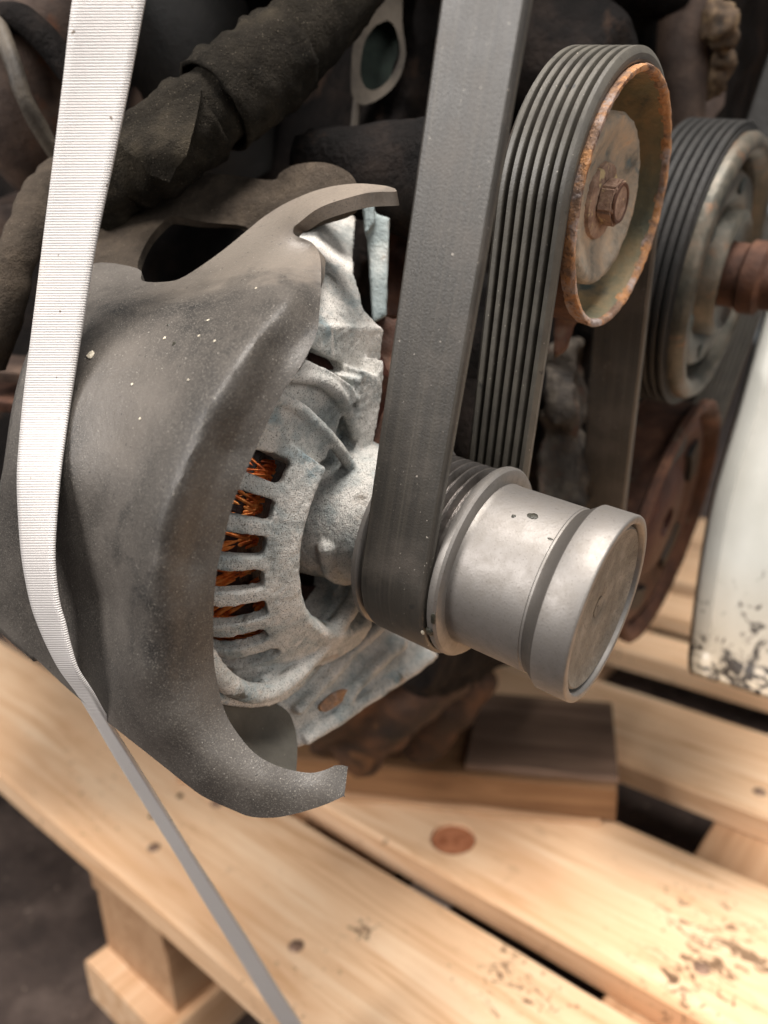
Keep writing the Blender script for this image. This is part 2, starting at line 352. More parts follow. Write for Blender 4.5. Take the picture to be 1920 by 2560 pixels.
def remesh(name, bm, voxel, smooth_it=3, amp=0.0, nscale=300, amp2=0.0, nscale2=80):
    """fuse overlapping solids into one cast skin"""
    bmesh.ops.recalc_face_normals(bm, faces=bm.faces)
    me = bpy.data.meshes.new('tmp'); bm.to_mesh(me); bm.free()
    o = bpy.data.objects.new('tmp', me); COL.objects.link(o)
    r = o.modifiers.new('r', 'REMESH'); r.mode = 'VOXEL'; r.voxel_size = voxel
    if smooth_it:
        s = o.modifiers.new('s', 'SMOOTH'); s.iterations = smooth_it; s.factor = 0.5
    bpy.context.view_layer.update()
    out = bpy.data.meshes.new_from_object(o.evaluated_get(bpy.context.evaluated_depsgraph_get())); out.name = name
    bpy.data.objects.remove(o); bpy.data.meshes.remove(me)
    if amp or amp2:
        n = len(out.vertices); nr = np.empty(n * 3); out.vertices.foreach_get('normal', nr); nr = nr.reshape(-1, 3)
        co = np.empty(n * 3); out.vertices.foreach_get('co', co); co = co.reshape(-1, 3)
        d = np.array([noise.noise(Vector(c) * nscale) * amp + noise.noise(Vector(c) * nscale2) * amp2 for c in co])
        out.vertices.foreach_set('co', (co + nr * d[:, None]).ravel()); out.update()
    for p in out.polygons: p.use_smooth = True
    return out
def tps(ctrl):
    """thin-plate spline z(x, y) through control points, in units of 100 px"""
    c = np.array(ctrl, float); P = c[:, :2] / 100; n = len(P)
    r2 = ((P[:, None] - P[None]) ** 2).sum(-1); K = 0.5 * r2 * np.log(r2 + 1e-12) + np.eye(n) * 0.06
    A = np.zeros((n + 3, n + 3)); A[:n, :n] = K; A[:n, n] = 1; A[:n, n + 1:] = P; A[n:, :n] = A[:n, n:].T
    w = np.linalg.solve(A, np.concatenate([c[:, 2], np.zeros(3)]))
    def f(x, y):
        q = np.array([x, y]) / 100; r = ((P - q) ** 2).sum(1)
        return float(w[:n] @ (0.5 * r * np.log(r + 1e-12)) + w[n] + w[n + 1:] @ q)
    return f
def sheet(name, outline, zf, step=14, sub=4, thick=0.003, wob=0.0):
    """a moulded shell: outline smoothed and filled, each point at its own distance, thickened away from the viewer"""
    ol = [Vector((p[0], p[1])) for p in catmull([(x, y, 0) for x, y in outline], sub, True)] if sub > 1 else [Vector(p) for p in outline]
    xs = [p.x for p in ol]; ys = [p.y for p in ol]
    pts = list(ol); nb = len(ol)
    OX = np.array(xs); OY = np.array(ys)
    def inside(x, y):
        x1, y1, x2, y2 = OX, OY, np.roll(OX, -1), np.roll(OY, -1)
        c = ((y1 > y) != (y2 > y)) & (x < (x2 - x1) * (y - y1) / (y2 - y1 + 1e-12) + x1)
        return c.sum() % 2 == 1 and np.min((OX - x) ** 2 + (OY - y) ** 2) > (step * 0.55) ** 2
    y = min(ys)
    row = 0
    while y < max(ys):
        x = min(xs) + (step / 2 if row % 2 else 0)
        while x < max(xs):
            if inside(x, y): pts.append(Vector((x, y)))
            x += step
        y += step * 0.87; row += 1
    V, E, F, *_ = delaunay_2d_cdt(pts, [(i, (i + 1) % nb) for i in range(nb)], [list(range(nb))], 1, 1e-4)
    bm = bmesh.new()
    def z3(p):
        z = zf(p.x, p.y)
        q = W(p.x, p.y, z)
        if wob: q = W(p.x, p.y, z + noise.noise(q * 55) * wob)
        return q
    vs = [bm.verts.new(z3(p)) for p in V]
    for f in F:
        try: bm.faces.new([vs[i] for i in f])
        except ValueError: pass
    bm.normal_update()
    eye = Vector((0, 0, CAM_H))
    for f in bm.faces:
        if f.normal.dot(eye - f.calc_center_median()) < 0: f.normal_flip()
    bm.normal_update()
    top = list(bm.verts); nrm = [v.normal.copy() for v in top]; faces = list(bm.faces); bed = [e for e in bm.edges if e.is_boundary]
    low = {v: bm.verts.new(v.co - n * thick) for v, n in zip(top, nrm)}
    for f in faces: bm.faces.new([low[v] for v in reversed(f.verts)])
    for e in bed:
        a, b = e.verts; bm.faces.new((a, b, low[b], low[a]))
    return to_mesh(name, bm, 38)
def box(name, corner, ax, ay, az, bev=0.0015):
    bm = bmesh.new(); add_box_w(bm, corner, ax, ay, az)
    bmesh.ops.dissolve_limit(bm, angle_limit=0.02, verts=bm.verts, edges=bm.edges)
    if bev: bmesh.ops.bevel(bm, geom=list(bm.edges), offset=bev, segments=2, affect='EDGES', profile=0.6)
    return to_mesh(name, bm, 40)

# ------------------------------------------------------------ ground
def floor():
    bm = bmesh.new(); n = 60
    vs = [[bm.verts.new((x, y, -0.144 + noise.noise(Vector((x * 6, y * 6, 0))) * 0.003)) for x in np.linspace(-4, 4, n)] for y in np.linspace(-3, 5, n)]
    for i in range(n - 1):
        for j in range(n - 1): bm.faces.new((vs[i][j], vs[i][j + 1], vs[i + 1][j + 1], vs[i + 1][j]))
    o = link('floor', to_mesh('floor', bm), None, M['floor'], (0, 0, -0.144)); tag(o, kind='structure')
floor()

# ------------------------------------------------------------ pallet
def board_obj(name, b0, b1, n0, n1, z0, z1, mat, parent, bow=0.0012, rot=False, hole=None):
    """one sawn board, its own local X along the grain"""
    L = b1 - b0 if not rot else n1 - n0; Wd = n1 - n0 if not rot else b1 - b0; T = z1 - z0
    bm = bmesh.new(); nx = 28
    k = random.random() * 50
    prof = [(-.5, 0), (-.5, .86), (-.485, .97), (-.47, 1), (-.2, 1), (.1, 1), (.47, 1), (.485, .97), (.5, .86), (.5, 0)]
    rings = []
    for i in range(nx + 1):
        x = -L / 2 + L * i / nx
        ring = []
        for a, c in prof:
            w = noise.noise(Vector((x * 9 + k, a * 3, c * 2))) * bow; w2 = noise.noise(Vector((x * 9 + k, a * 3 + 9, c * 2))) * bow * 0.6
            ring.append(bm.verts.new((x, a * Wd + w * (1 if abs(a) > .4 else 0), c * T - T + w2 * (c > .5))))
        rings.append(ring)
    m = len(prof)
    for i in range(nx):
        for j in range(m): bm.faces.new((rings[i][j], rings[i][(j + 1) % m], rings[i + 1][(j + 1) % m], rings[i + 1][j]))
    bm.faces.new(rings[0]); bm.faces.new(rings[-1])
    me = to_mesh(name, bm, 30); me.materials.append(mat)
    o = bpy.data.objects.new(name, me); COL.objects.link(o)
    d = BD if not rot else ND
    o.location = Pl((b0 + b1) / 2, (n0 + n1) / 2, z1)
    if parent: o.location -= parent.location; o.parent = parent
    o.rotation_euler = (0, 0, math.atan2(d.y, d.x))
    return o
pal = thing('pallet', Pl(-0.2, 0.5, -0.122), 'fresh pine pallet of spaced boards on blocks under the engine parts', 'pallet')
deck = [(0.201, 0.321), (0.3435, 0.4645), (0.5345, 0.6465), (0.7180, 0.775), (0.828, 0.892), (0.935, 1.06), (1.10, 1.20)]
boards = []
for i, (n0, n1) in enumerate(deck):
    boards.append(board_obj('deck_board', -0.95, 0.45, n0, n1, -0.022 - 0.0006 * (i % 2), 0.0, M['pine'], pal))
# round recess with a knot in the second board
kb, kn = -0.279, 0.3745
bmk = bmesh.new(); bmesh.ops.create_cone(bmk, cap_ends=True, segments=40, radius1=0.0165, radius2=0.0175, depth=0.012)
mk = bpy.data.meshes.new('cut'); bmk.to_mesh(mk); bmk.free()
cut = bpy.data.objects.new('cut', mk); COL.objects.link(cut); cut.location = Pl(kb, kn, 0.0025)
bpy.context.view_layer.update()
mod = boards[1].modifiers.new('b', 'BOOLEAN'); mod.object = cut; mod.operation = 'DIFFERENCE'; mod.solver = 'EXACT'
bpy.context.view_layer.update()
me2 = bpy.data.meshes.new_from_object(boards[1].evaluated_get(bpy.context.evaluated_depsgraph_get()))
boards[1].modifiers.clear(); boards[1].data = me2; bpy.data.objects.remove(cut)
bm = bmesh.new(); bmesh.ops.create_cone(bm, cap_ends=True, segments=32, radius1=0.0163, radius2=0.0155, depth=0.002, matrix=Matrix.Translation(Pl(kb, kn, -0.0028)))
ko = link('knot', to_mesh('knot', bm), pal, M['knot'])
# cross boards under the deck, blocks, bottom skids
for b0, b1 in ((-0.50, -0.405), (-0.145, -0.03)):
    board_obj('cross_board', b0, b1, 0.2045, 1.12, -0.044, -0.0232, M['pine_raw'], pal, rot=True)
for b0, b1 in ((-0.497, -0.405), (-0.145, -0.035)):
    for n0 in (0.206, 0.60, 1.02):
        board_obj('block', b0, b1, n0, n0 + 0.095, -0.1035, -0.0445, M['pine_raw'], pal, rot=True)
    board_obj('bottom_skid', b0 - 0.006, b1 + 0.010, 0.188, 1.13, -0.1435, -0.104, M['pine'], pal, rot=True)
def disc(name, c, r, h, mat, parent, seg=20, dome=0.3):
    bm = bmesh.new(); bmesh.ops.create_cone(bm, cap_ends=True, segments=seg, radius1=r, radius2=r * (1 - dome), depth=h, matrix=Matrix.Translation(c))
    return link(name, to_mesh(name, bm, 50), parent, mat)
for b, n in ((-0.449, 0.2325), (-0.3013, 0.238), (-0.452, 0.293), (-0.105, 0.24), (-0.10, 0.375), (-0.12, 0.56), (-0.07, 0.62)):
    disc('nail', Pl(b, n, 0.0005), 0.0052, 0.0014, M['nail'], pal)
for b, n in ((-0.481, 0.2518), (-0.4837, 0.28)):
    disc('nail', Pl(b, n, 0.0003), 0.0028, 0.001, M['grime'], pal)
o = link('plastic_scrap', box('plastic_scrap', Pl(-0.297, 0.315, -0.034), BD * 0.034, ND * 0.04, Vector((0, 0, 0.003)), 0.0008), None, M['strap'])
tag(o, 'small white plastic scrap in the dark gap between two deck boards', 'scrap')

# ------------------------------------------------------------ packing wood on the pallet
def plank(name, f0, f1, depth, z0, z1, mat, label, cat):
    """f0, f1: ends of the front edge (b, n)"""
    p0 = Pl(*f0, 0); p1 = Pl(*f1, 0); d = (p1 - p0); L = d.length; dn = d.normalized(); side = Vector((-dn.y, dn.x, 0))
    bm = bmesh.new(); nx = 30; k = random.random() * 30
    rings = []
    for i in range(nx + 1):
        x = L * i / nx
        w = [noise.noise(Vector((x * 25 + k, q, 0))) * 0.0014 for q in (0, 5, 10, 15)]
        rings.append([bm.verts.new((x, y, z)) for y, z in ((w[0], z0), (w[0], z0 + (z1 - z0) * .45), (w[1], z1 - .0015), (w[1] + .0015, z1 + w[2] * .5), (depth * .5, z1 + w[3] * .5), (depth, z1), (depth, z0))])
    for i in range(nx):
        for j in range(7): bm.faces.new((rings[i][j], rings[i][(j + 1) % 7], rings[i + 1][(j + 1) % 7], rings[i + 1][j]))
    bm.faces.new(rings[0]); bm.faces.new(rings[-1])
    me = to_mesh(name, bm, 35); me.materials.append(mat)
    o = bpy.data.objects.new(name, me); COL.objects.link(o); o.location = p0; o.rotation_euler = (0, 0, math.atan2(dn.y, dn.x))
    return tag(o, label, cat)
plank('packing_plank', (-0.50, 0.296), (-0.192, 0.459), 0.115, 0.0035, 0.031, M['oldwood'], 'brown weathered plank lying across the pallet under the engine', 'plank')
plank('dark_board', (-0.2936, 0.4126), (-0.1935, 0.4646), 0.105, 0.0315, 0.036, M['darkwood'], 'short dark dirty board lying on the end of the brown plank', 'board')
plank('thin_batten', (-0.50, 0.288), (-0.20, 0.4505), 0.10, 0.0005, 0.0035, M['pine_raw'], 'thin pale batten sticking out under the brown plank', 'batten')

# ------------------------------------------------------------ engine behind the belts
eng = thing('engine_block', En(-0.2, -0.28, -0.25), 'dark grimy engine block behind the belts and pulleys', 'engine')
bm = bmesh.new()
def ebox(bm, t0, t1, u0, u1, v0, v1):
    add_hull(bm, [En(t, u, v) for t in (t0, t1) for u in (u0, u1) for v in (v0, v1)])
ebox(bm, -0.34, -0.075, -0.12, 0.42, -0.60, -0.16)
ebox(bm, -0.34, -0.13, 0.02, 0.42, -0.20, -0.075)
ebox(bm, -0.34, -0.10, 0.22, 0.42, -0.22, -0.05)
ebox(bm, -0.11, -0.055, 0.24, 0.40, -0.34, -0.20)
ebox(bm, -0.34, -0.035, 0.385, 0.50, -0.60, 0.00)  # this and the next box: unseen upper overhang, added to shade the background
ebox(bm, -0.34, -0.10, 0.34, 0.50, -0.10, 0.10)
ebox(bm, -0.11, -0.058, 0.02, 0.10, -0.20, -0.09)
ebox(bm, -0.11, -0.060, -0.10, 0.02, -0.24, -0.12)
for c, r, t in (((0.118, -0.028), 0.020, -0.034), ((0.136, -0.175), 0.030, -0.034), ((0.0096, -0.256), 0.040, -0.034)):
    add_lathe(bm, [(-0.13, 0.0005), (-0.13, r), (t, r * 0.92), (t, 0.0005)], c, 24)
for c, r in (((0.20, -0.11), 0.03), ((0.06, -0.13), 0.022), ((-0.03, -0.16), 0.03), ((0.26, -0.16), 0.02), ((0.30, -0.08), 0.03)):
    add_lathe(bm, [(-0.12, 0.0005), (-0.12, r), (-0.062, r * 0.8), (-0.05, r * 0.6), (-0.05, 0.0005)], c, 24)
add_tube(bm, [En(-0.09, 0.10, -0.10), En(-0.09, -0.05, -0.13)], 0.018, 12)
add_tube(bm, [En(-0.10, 0.12, -0.03), En(-0.10, 0.11, -0.12)], 0.018, 12)
link('casting', remesh('casting', bm, 0.0045, 2, 0.0025, 70, 0.006, 25), eng, M['grime'])
# sump lump resting low behind the alternator bracket
bm = bmesh.new()
add_hull(bm, [W(x, y, z) for x, y, z in ((760, 1830, .47), (780, 1895, .60), (1010, 1890, .60), (1190, 1790, .66), (1190, 1600, .55), (900, 1560, .50), (1000, 1560, .42), (1120, 1700, .50))])
add_tube(bm, [W(880, 1870, .55), W(1000, 1760, .50), W(1130, 1640, .48)], 0.022, 12)
add_tube(bm, [W(1040, 1850, .58), W(1130, 1760, .55), W(1200, 1660, .55)], 0.020, 12)
link('sump', remesh('sump', bm, 0.004, 2, 0.003, 60, 0.004, 30), eng, M['sump'])
# brown upright tube, ochre fitting and strut at the upper right
def solo_tube(name, pts, rad, mat, label, cat, seg=20, jit=0.0004, parent=None):
    me = tube(name, pts, rad, seg, 8, jit, 150)
    o = link(name, me, parent, mat, None if parent else pts[-1])
    if parent is None: tag(o, label, cat)
    return o
solo_tube('brown_pipe', [W(1765, -420, .35), W(1730, -120, .36), W(1712, 60, .37), W(1702, 200, .38), W(1698, 330, .39)], 0.0125, M['brownpipe'], 'upright brown pipe at the top behind the rusty idler pulley', 'pipe')
bm = bmesh.new()
for x, y, z, r in ((1790, 30, .36, .0075), (1800, 70, .36, .009), (1812, 105, .36, .006), (1778, 55, .37, .006), (1800, 140, .37, .005), (1770, 190, .38, .008), (1790, 220, .38, .006)):
    bmesh.ops.create_icosphere(bm, subdivisions=2, radius=r, matrix=Matrix.Translation(W(x, y, z)))
add_tube(bm, [W(1795, -60, .36), W(1795, 230, .38)], 0.005, 10)
o = link('pipe_fitting', remesh('pipe_fitting', bm, 0.0014, 1, 0.003, 200, 0.004, 90), None, M['ochre']); tag(o, 'crusty ochre fitting at the upper right beside the brown pipe', 'fitting')
o = link('strut', box('strut', W(1688, 372, .39), W(1772, 262, .40) - W(1688, 372, .39), Vector((0.010, 0.004, 0)), Vector((0.002, 0.004, 0.012)), 0.001), None, M['brownpipe']); tag(o, 'small brown slanting strut between the two ribbed pulleys', 'strut')
# pale casting with an oval opening, upper middle
br = thing('timing_bracket', W(880, 400, .345), 'pale metal bracket with an oval opening behind the smooth belt', 'bracket')
outer = catmull([(x, y, 0) for x, y in ((940, -40), (1000, -40), (1006, 60), (1014, 140), (992, 205), (950, 246), (905, 262), (880, 235), (879, 163), (886, 100), (912, 40))], 6, True)
inn = catmull([(x, y, 0) for x, y in ((955, 56), (972, 52), (990, 75), (1000, 135), (978, 190), (945, 222), (918, 222), (903, 195), (902, 155), (912, 105), (935, 68))], 6, True)
bm = bmesh.new(); zz = (.333, .3335, .342); L = len(outer); rings = []
for q, zf_, zb_ in ((outer, .334, .344), (inn, .3345, .344)):
    rings.append([bm.verts.new(W(p.x, p.y, zf_)) for p in q]); rings.append([bm.verts.new(W(p.x, p.y, zb_)) for p in q])
for a_, b_ in ((0, 2), (2, 3), (3, 1), (1, 0)):
    for k in range(L): bm.faces.new((rings[a_][k], rings[a_][(k + 1) % L], rings[b_][(k + 1) % L], rings[b_][k]))
link('frame', to_mesh('frame', bm, 40), br, M['pale'])
link('leg', box('leg', W(868, 400, .345), W(886, 400, .345) - W(868, 400, .345), W(884, 240, .340) - W(868, 400, .345), Vector((0, .008, 0)), .0008), br, M['pale'])
link('recess', sheet('recess', [(950, 55), (905, 110), (897, 180), (915, 225), (950, 225), (985, 180), (1000, 130), (985, 70)], lambda x, y: .3435, 12, 3, .002), br, M['green'])
# left: heat-browned pipes
solo_tube('bent_pipe', [W(150, -120, .33), W(120, 40, .32), W(70, 180, .325), W(90, 300, .335), W(190, 420, .36)], 0.027, M['brownpipe'], 'thick heat-browned pipe left of the white strap', 'pipe', 28)
solo_tube('steel_line', [W(-20, 30, .295), W(20, 120, .29), W(55, 230, .292), W(100, 320, .30), W(150, 400, .31)], 0.0032, M['pale'], 'thin scuffed metal line running down left of the white strap', 'pipe', 14)
solo_tube('clamp_arm', [W(-30, 60, .30), W(40, 45, .295), W(110, 95, .295), W(190, 200, .30)], 0.0055, M['grime'], 'dark bent arm at the top left corner', 'arm', 14)
solo_tube('black_duct', [W(300, -150, .36), W(420, 40, .36), W(470, 180, .37), W(560, 420, .40)], 0.036, M['black'], 'wide black duct in shadow behind the wrapped hose', 'duct', 28)
solo_tube('brown_rod', [W(352, 20, .34), W(362, 120, .345), W(350, 280, .355)], 0.0055, M['brownpipe'], 'dim brown rod standing between the strap and the black duct', 'rod', 16)
solo_tube('lower_hose', [W(190, 420, .30), W(110, 500, .275), W(55, 610, .262), W(10, 740, .262), W(-40, 900, .27)], lambda s: 0.0072 + 0.0008 * math.sin(s * 9), M['felt'], 'short wrapped hose left of the strap, below the thick pipe', 'hose', 20, 0.0012)
o = link('side_plate', box('side_plate', W(-60, 515, .34), W(170, 500, .34) - W(-60, 515, .34), Vector((0, .05, .012)), Vector((0, .004, -.02)), 0.002), None, M['brownpipe']); tag(o, 'flat brown plate at the left edge behind the short hose', 'plate')
for i, (y, m, lab) in enumerate(((925, 'brownpipe', 'upper thin brown rail at the left edge behind the cover'), (1000, 'rustbrown', 'lower thin rust-brown rail at the left edge behind the cover'))):
    o = link('rail', box('rail', W(-80, y, .34), W(130, y + 14, .34) - W(-80, y, .34), Vector((0, .03, .004)), Vector((0, .002, -.005)), 0.0008), None, M[m]); tag(o, lab, 'rail', 'rails at the left edge')
o = link('engine_flank', box('engine_flank', W(-260, 1540, .46), W(760, 1540, .46) - W(-260, 1540, .46), Vector((0, .10, 0)), W(-300, -150, .46) - W(-260, 1540, .46), 0.01), None, M['grime'])
o.parent = eng; o.location = o.location - eng.location

# aluminium post and rusty plates right of the alternator ear
o = link('bracket_post', remesh('bracket_post', (lambda b: (add_hull(b, [W(x, y, z) for x, y in ((915, 530), (974, 545), (966, 790), (930, 810)) for z in (.262, .275)]), add_hull(b, [W(x, y, z) for x, y in ((905, 500), (935, 505), (936, 560), (912, 590)) for z in (.256, .266)]), b)[-1])(bmesh.new()), 0.0009, 2, 0.0003, 200), None, M['cast_blue'])
tag(o, 'bluish oxidised aluminium post between the dark cover and the smooth belt', 'bracket')
o = link('rusty_plate', remesh('rusty_plate', (lambda b: (add_hull(b, [W(x, y, z) for x, y in ((955, 540), (1060, 540), (1040, 800), (960, 790)) for z in (.30, .315)]), add_hull(b, [W(x, y, z) for x, y in ((930, 790), (1010, 800), (1000, 1130), (935, 1120)) for z in (.272, .28)]), b)[-1])(bmesh.new()), 0.0015, 2, 0.0016, 180), None, M['rustbrown'])
tag(o, 'rusty brown plate just left of the smooth belt', 'plate')
o = link('rusty_bracket', remesh('rusty_bracket', (lambda b: (add_hull(b, [W(x, y, z) for x, y in ((1385, 715), (1470, 735), (1470, 800), (1390, 800)) for z in (.285, .31)]), add_hull(b, [W(x, y, z) for x, y in ((1385, 800), (1436, 805), (1420, 870), (1385, 900)) for z in (.30, .31)]), b)[-1])(bmesh.new()), 0.0018, 2, 0.001, 150), None, M['rustbrown'])
tag(o, 'small rust-brown bracket under the orange rimmed idler pulley', 'bracket')
o = link('mottled_casting', remesh('mottled_casting', (lambda b: (add_hull(b, [W(x, y, z) for x, y in ((1370, 860), (1450, 850), (1455, 1270), (1340, 1270)) for z in (.36, .39)]), add_hull(b, [W(x, y, z) for x, y in ((1385, 930), (1435, 960), (1430, 1080), (1380, 1060)) for z in (.345, .37)]), b)[-1])(bmesh.new()), 0.002, 2, 0.004, 110, 0.006, 45), None, M['mottle'])
tag(o, 'mottled grey-brown casting seen between the ribbed belt and the dark belt strand', 'casting')
# lower aluminium bracket under the alternator
lb = thing('mounting_bracket', W(745, 1868, .29), 'oxidised aluminium mounting bracket below the alternator', 'bracket')
bm = bmesh.new()
fr = [(690, 1760, .262), (744, 1868, .272), (870, 1792, .285), (985, 1722, .30), (1095, 1640, .315), (1050, 1570, .31), (960, 1540, .30), (880, 1570, .285), (780, 1700, .268)]
add_hull(bm, [W(x, y, z) for x, y, z in fr] + [W(x, y, z + .014) for x, y, z in fr])
for pth in (((760, 1850, .271), (900, 1760, .285), (1080, 1640, .312)), ((740, 1780, .264), (860, 1650, .278), (960, 1550, .296)), ((850, 1790, .281), (900, 1700, .283), (1010, 1600, .302))):
    add_tube(bm, catmull([W(*p) for p in pth], 6), 0.0026, 8)
link('casting', remesh('casting', bm, 0.0010, 3, 0.0004, 200, 0.0006, 80), lb, M['cast'])
link('slot_plate', sheet('slot_plate', [(800, 1765), (830, 1735), (872, 1725), (860, 1750), (815, 1780)], tps([(800, 1765, .2725), (872, 1725, .2795), (860, 1750, .2795), (830, 1735, .2755), (815, 1780, .2735)]), 12, 3, .002), lb, M['rust'])

# ------------------------------------------------------------ belt drive
IDL = (0.1184, -0.0278); P2 = (0.1358, -0.1746); CR = (0.0096, -0.2563)
BT0, BT1 = -0.0262, -0.0040
def tangent(c1, r1, s1, c2, r2, s2):
    """line leaving circle 1 (turning s1) and reaching circle 2 (turning s2); plane coords (x=v, y=u)"""
    d = c2 - c1; L = d.length; e = d / L; k = (s1 * r1 - s2 * r2) / L
    # unit normal n with n.d = s1*r1 - s2*r2 ; contact = c + s*r*n ; travel direction = rot(n, +90)
    h = math.sqrt(max(0, 1 - k * k)); best = None
    for sg in (1, -1):
        n = Vector((e.x * k - sg * e.y * h, e.y * k + sg * e.x * h))
        p = c1 + n * s1 * r1; q = c2 + n * s2 * r2
        if (q - p).normalized().dot(Vector((-n.y, n.x))) > 0: best = (p, q)
    return best
def belt_path(start, circles, end):
    """circles: ((u, v), radius of the flat back, turn +1 ccw / -1 cw)"""
    C = [(Vector((c[1], c[0])), r, s) for c, r, s in circles]
    nodes = [(Vector((start[1], start[0])), 0.0, 1)] + C + [(Vector((end[1], end[0])), 0.0, 1)]
    segs = [tangent(*nodes[i], *nodes[i + 1]) for i in range(len(nodes) - 1)]
    pts = []
    def line(p, q, step=0.006):
        m = max(2, int((q - p).length / step))
        return [p.lerp(q, i / m) for i in range(m + 1)]
    for i, (p, q) in enumerate(segs):
        pts += line(p, q) if not pts else line(p, q)[1:]
        if i < len(C):
            c, r, s = C[i]; a0 = math.atan2(q.y - c.y, q.x - c.x); nx = segs[i + 1][0]; a1 = math.atan2(nx.y - c.y, nx.x - c.x)
            da = (a1 - a0) * s % (2 * math.pi); m = max(2, int(da / 0.045))
            pts += [c + Vector((math.cos(a0 + s * da * k / m), math.sin(a0 + s * da * k / m))) * r for k in range(1, m + 1)]
    return pts
def belt_mesh(name, path, side, t0=BT0, t1=BT1, ribs=7, th=0.0046):
    """side: +1/-1 which side of the travel direction carries the ribs"""
    w = t1 - t0; pr = [(t0, 0.0011), (t0 + 0.0003, 0.0004), (t0 + 0.0010, 0.0), (t1 - 0.0010, 0.0), (t1 - 0.0003, 0.0004), (t1, 0.0011), (t1, 0.0027)]
    p = (w - 0.0008) / ribs
    for k in range(ribs):
        e = t1 - 0.0004 - k * p
        pr += [(e - p * 0.16, th - 0.0002), (e - p * 0.23, th), (e - p * 0.62, th), (e - p * 0.69, th - 0.0002), (e - p * 0.88, 0.0019)]
        if k < ribs - 1: pr += [(e - p * 0.975, 0.0019)]
    pr += [(t0, 0.0027)]
    bm = bmesh.new(); uv = bm.loops.layers.uv.new('UVMap'); n = len(path); s = 0.0; rings = []; ss = []
    for i, q in enumerate(path):
        d = (path[min(i + 1, n - 1)] - path[max(i - 1, 0)]).normalized(); nn = Vector((-d.y, d.x)) * side
        if i: s += (q - path[i - 1]).length
        ss.append(s); rings.append([bm.verts.new(En(t, q.y + nn.y * h, q.x + nn.x * h)) for t, h in pr])
    m = len(pr)
    for i in range(n - 1):
        for j in range(m):
            j2 = (j + 1) % m; f = bm.faces.new((rings[i][j], rings[i][j2], rings[i + 1][j2], rings[i + 1][j]))
            for lp, (a, b) in zip(f.loops, ((i, j), (i, j2), (i + 1, j2), (i + 1, j))): lp[uv].uv = (pr[b][0] + (0.05 if pr[b][1] > 0.002 else 0), ss[a])
    bm.faces.new(rings[0]); bm.faces.new(rings[-1])
    return to_mesh(name, bm, 22)
ang = math.radians(13)
st = (math.cos(ang) * 0.30 - math.sin(ang) * 0.0315, math.sin(ang) * 0.30 + math.cos(ang) * 0.0315)
path = belt_path(st, [((0, 0), 0.0315, -1), (IDL, 0.0383, 1), (CR, 0.0745, -1)], (0.22, -0.36))
o = link('drive_belt', belt_mesh('drive_belt', path, -1), None, M['belt'], En(-0.015, -0.0315, 0))
tag(o, 'long black ribbed drive belt running round the silver pulley and the rusty idler', 'belt')
p2 = [Vector((-0.232, 0.10)), Vector((-0.233, 0.17)), Vector((-0.236, 0.25)), Vector((-0.24, 0.35)), Vector((-0.245, 0.50))]
o = link('belt_strand', belt_mesh('belt_strand', p2, 1), None, M['black'], En(-0.015, 0.10, -0.232))
tag(o, 'black belt strand rising at the top right corner behind the grooved pulley', 'belt')

# silver alternator pulley
ap = thing('alternator_pulley', En(0.005, -0.0315, 0), 'silver cylindrical alternator pulley with a raised collar and dusty end cap', 'pulley')
link('body', lathe('body', [(-0.004, 0.010), (-0.0005, 0.0262), (0.0004, 0.0258), (0.0020, 0.0257), (0.0234, 0.0257), (0.0236, 0.0255), (0.0242, 0.0255), (0.0242, 0.010)], seg=128, ang=30), ap, M['machined'])
link('band', lathe('band', [(0.0236, 0.012), (0.0236, 0.02545), (0.0248, 0.0255), (0.0276, 0.0275), (0.0286, 0.0280), (0.0286, 0.012)], seg=128, ang=50), ap, M['machined_band'])
link('collar', lathe('collar', [(0.0284, 0.012), (0.0284, 0.02815), (0.0286, 0.02825), (0.0378, 0.0283), (0.0383, 0.0281), (0.0385, 0.0277), (0.0385, 0.0262), (0.0382, 0.0258), (0.0352, 0.0255), (0.0352, 0.012)], seg=128, ang=50), ap, M['machined'])
link('seal_ring', lathe('seal_ring', [(0.0345, 0.018), (0.0358, 0.0240), (0.0358, 0.0257), (0.0345, 0.0257)], seg=96), ap, M['dark_gap'])
cap = link('end_cap', lathe('end_cap', [(0.034, 0.0004), (0.034, 0.0248), (0.0370, 0.0246), (0.0374, 0.0240), (0.0366, 0.0222), (0.0360, 0.0190), (0.0357, 0.010), (0.0358, 0.0045), (0.0352, 0.0030), (0.0350, 0.0004)], seg=96, ang=50), ap, M['dusty_cap'])
link('centre_dimple', lathe('centre_dimple', [(0.0352, 0.0004), (0.0352, 0.0026), (0.0356, 0.0032), (0.0356, 0.0022), (0.0353, 0.0004)], seg=32, ang=60), cap, M['dusty_cap'])
link('flange', lathe('flange', [(-0.0034, 0.020), (-0.0034, 0.0290), (-0.0032, 0.0302), (-0.0024, 0.0306), (-0.0010, 0.0306), (-0.0002, 0.0300), (0.0002, 0.0288), (0.0002, 0.0262), (-0.0002, 0.020)], seg=128, ang=28), ap, M['machined'])
prof = [(-0.0272, 0.012), (-0.0272, 0.0284)]
for k in range(7):
    e = -0.0262 + 0.00317 * k
    prof += [(e + 0.0002, 0.0287), (e + 0.0011, 0.0266), (e + 0.0017, 0.0266), (e + 0.0027, 0.0287)]
prof += [(-0.0034, 0.0287), (-0.0034, 0.012)]
link('groove_ring', lathe('groove_ring', prof, seg=128, ang=20), ap, M['groove'])
link('rear_flange', lathe('rear_flange', [(-0.0300, 0.012), (-0.0300, 0.0306), (-0.0296, 0.0312), (-0.0282, 0.0312), (-0.0276, 0.0304), (-0.0272, 0.0290), (-0.0272, 0.012)], seg=128, ang=30), ap, M['machined'])
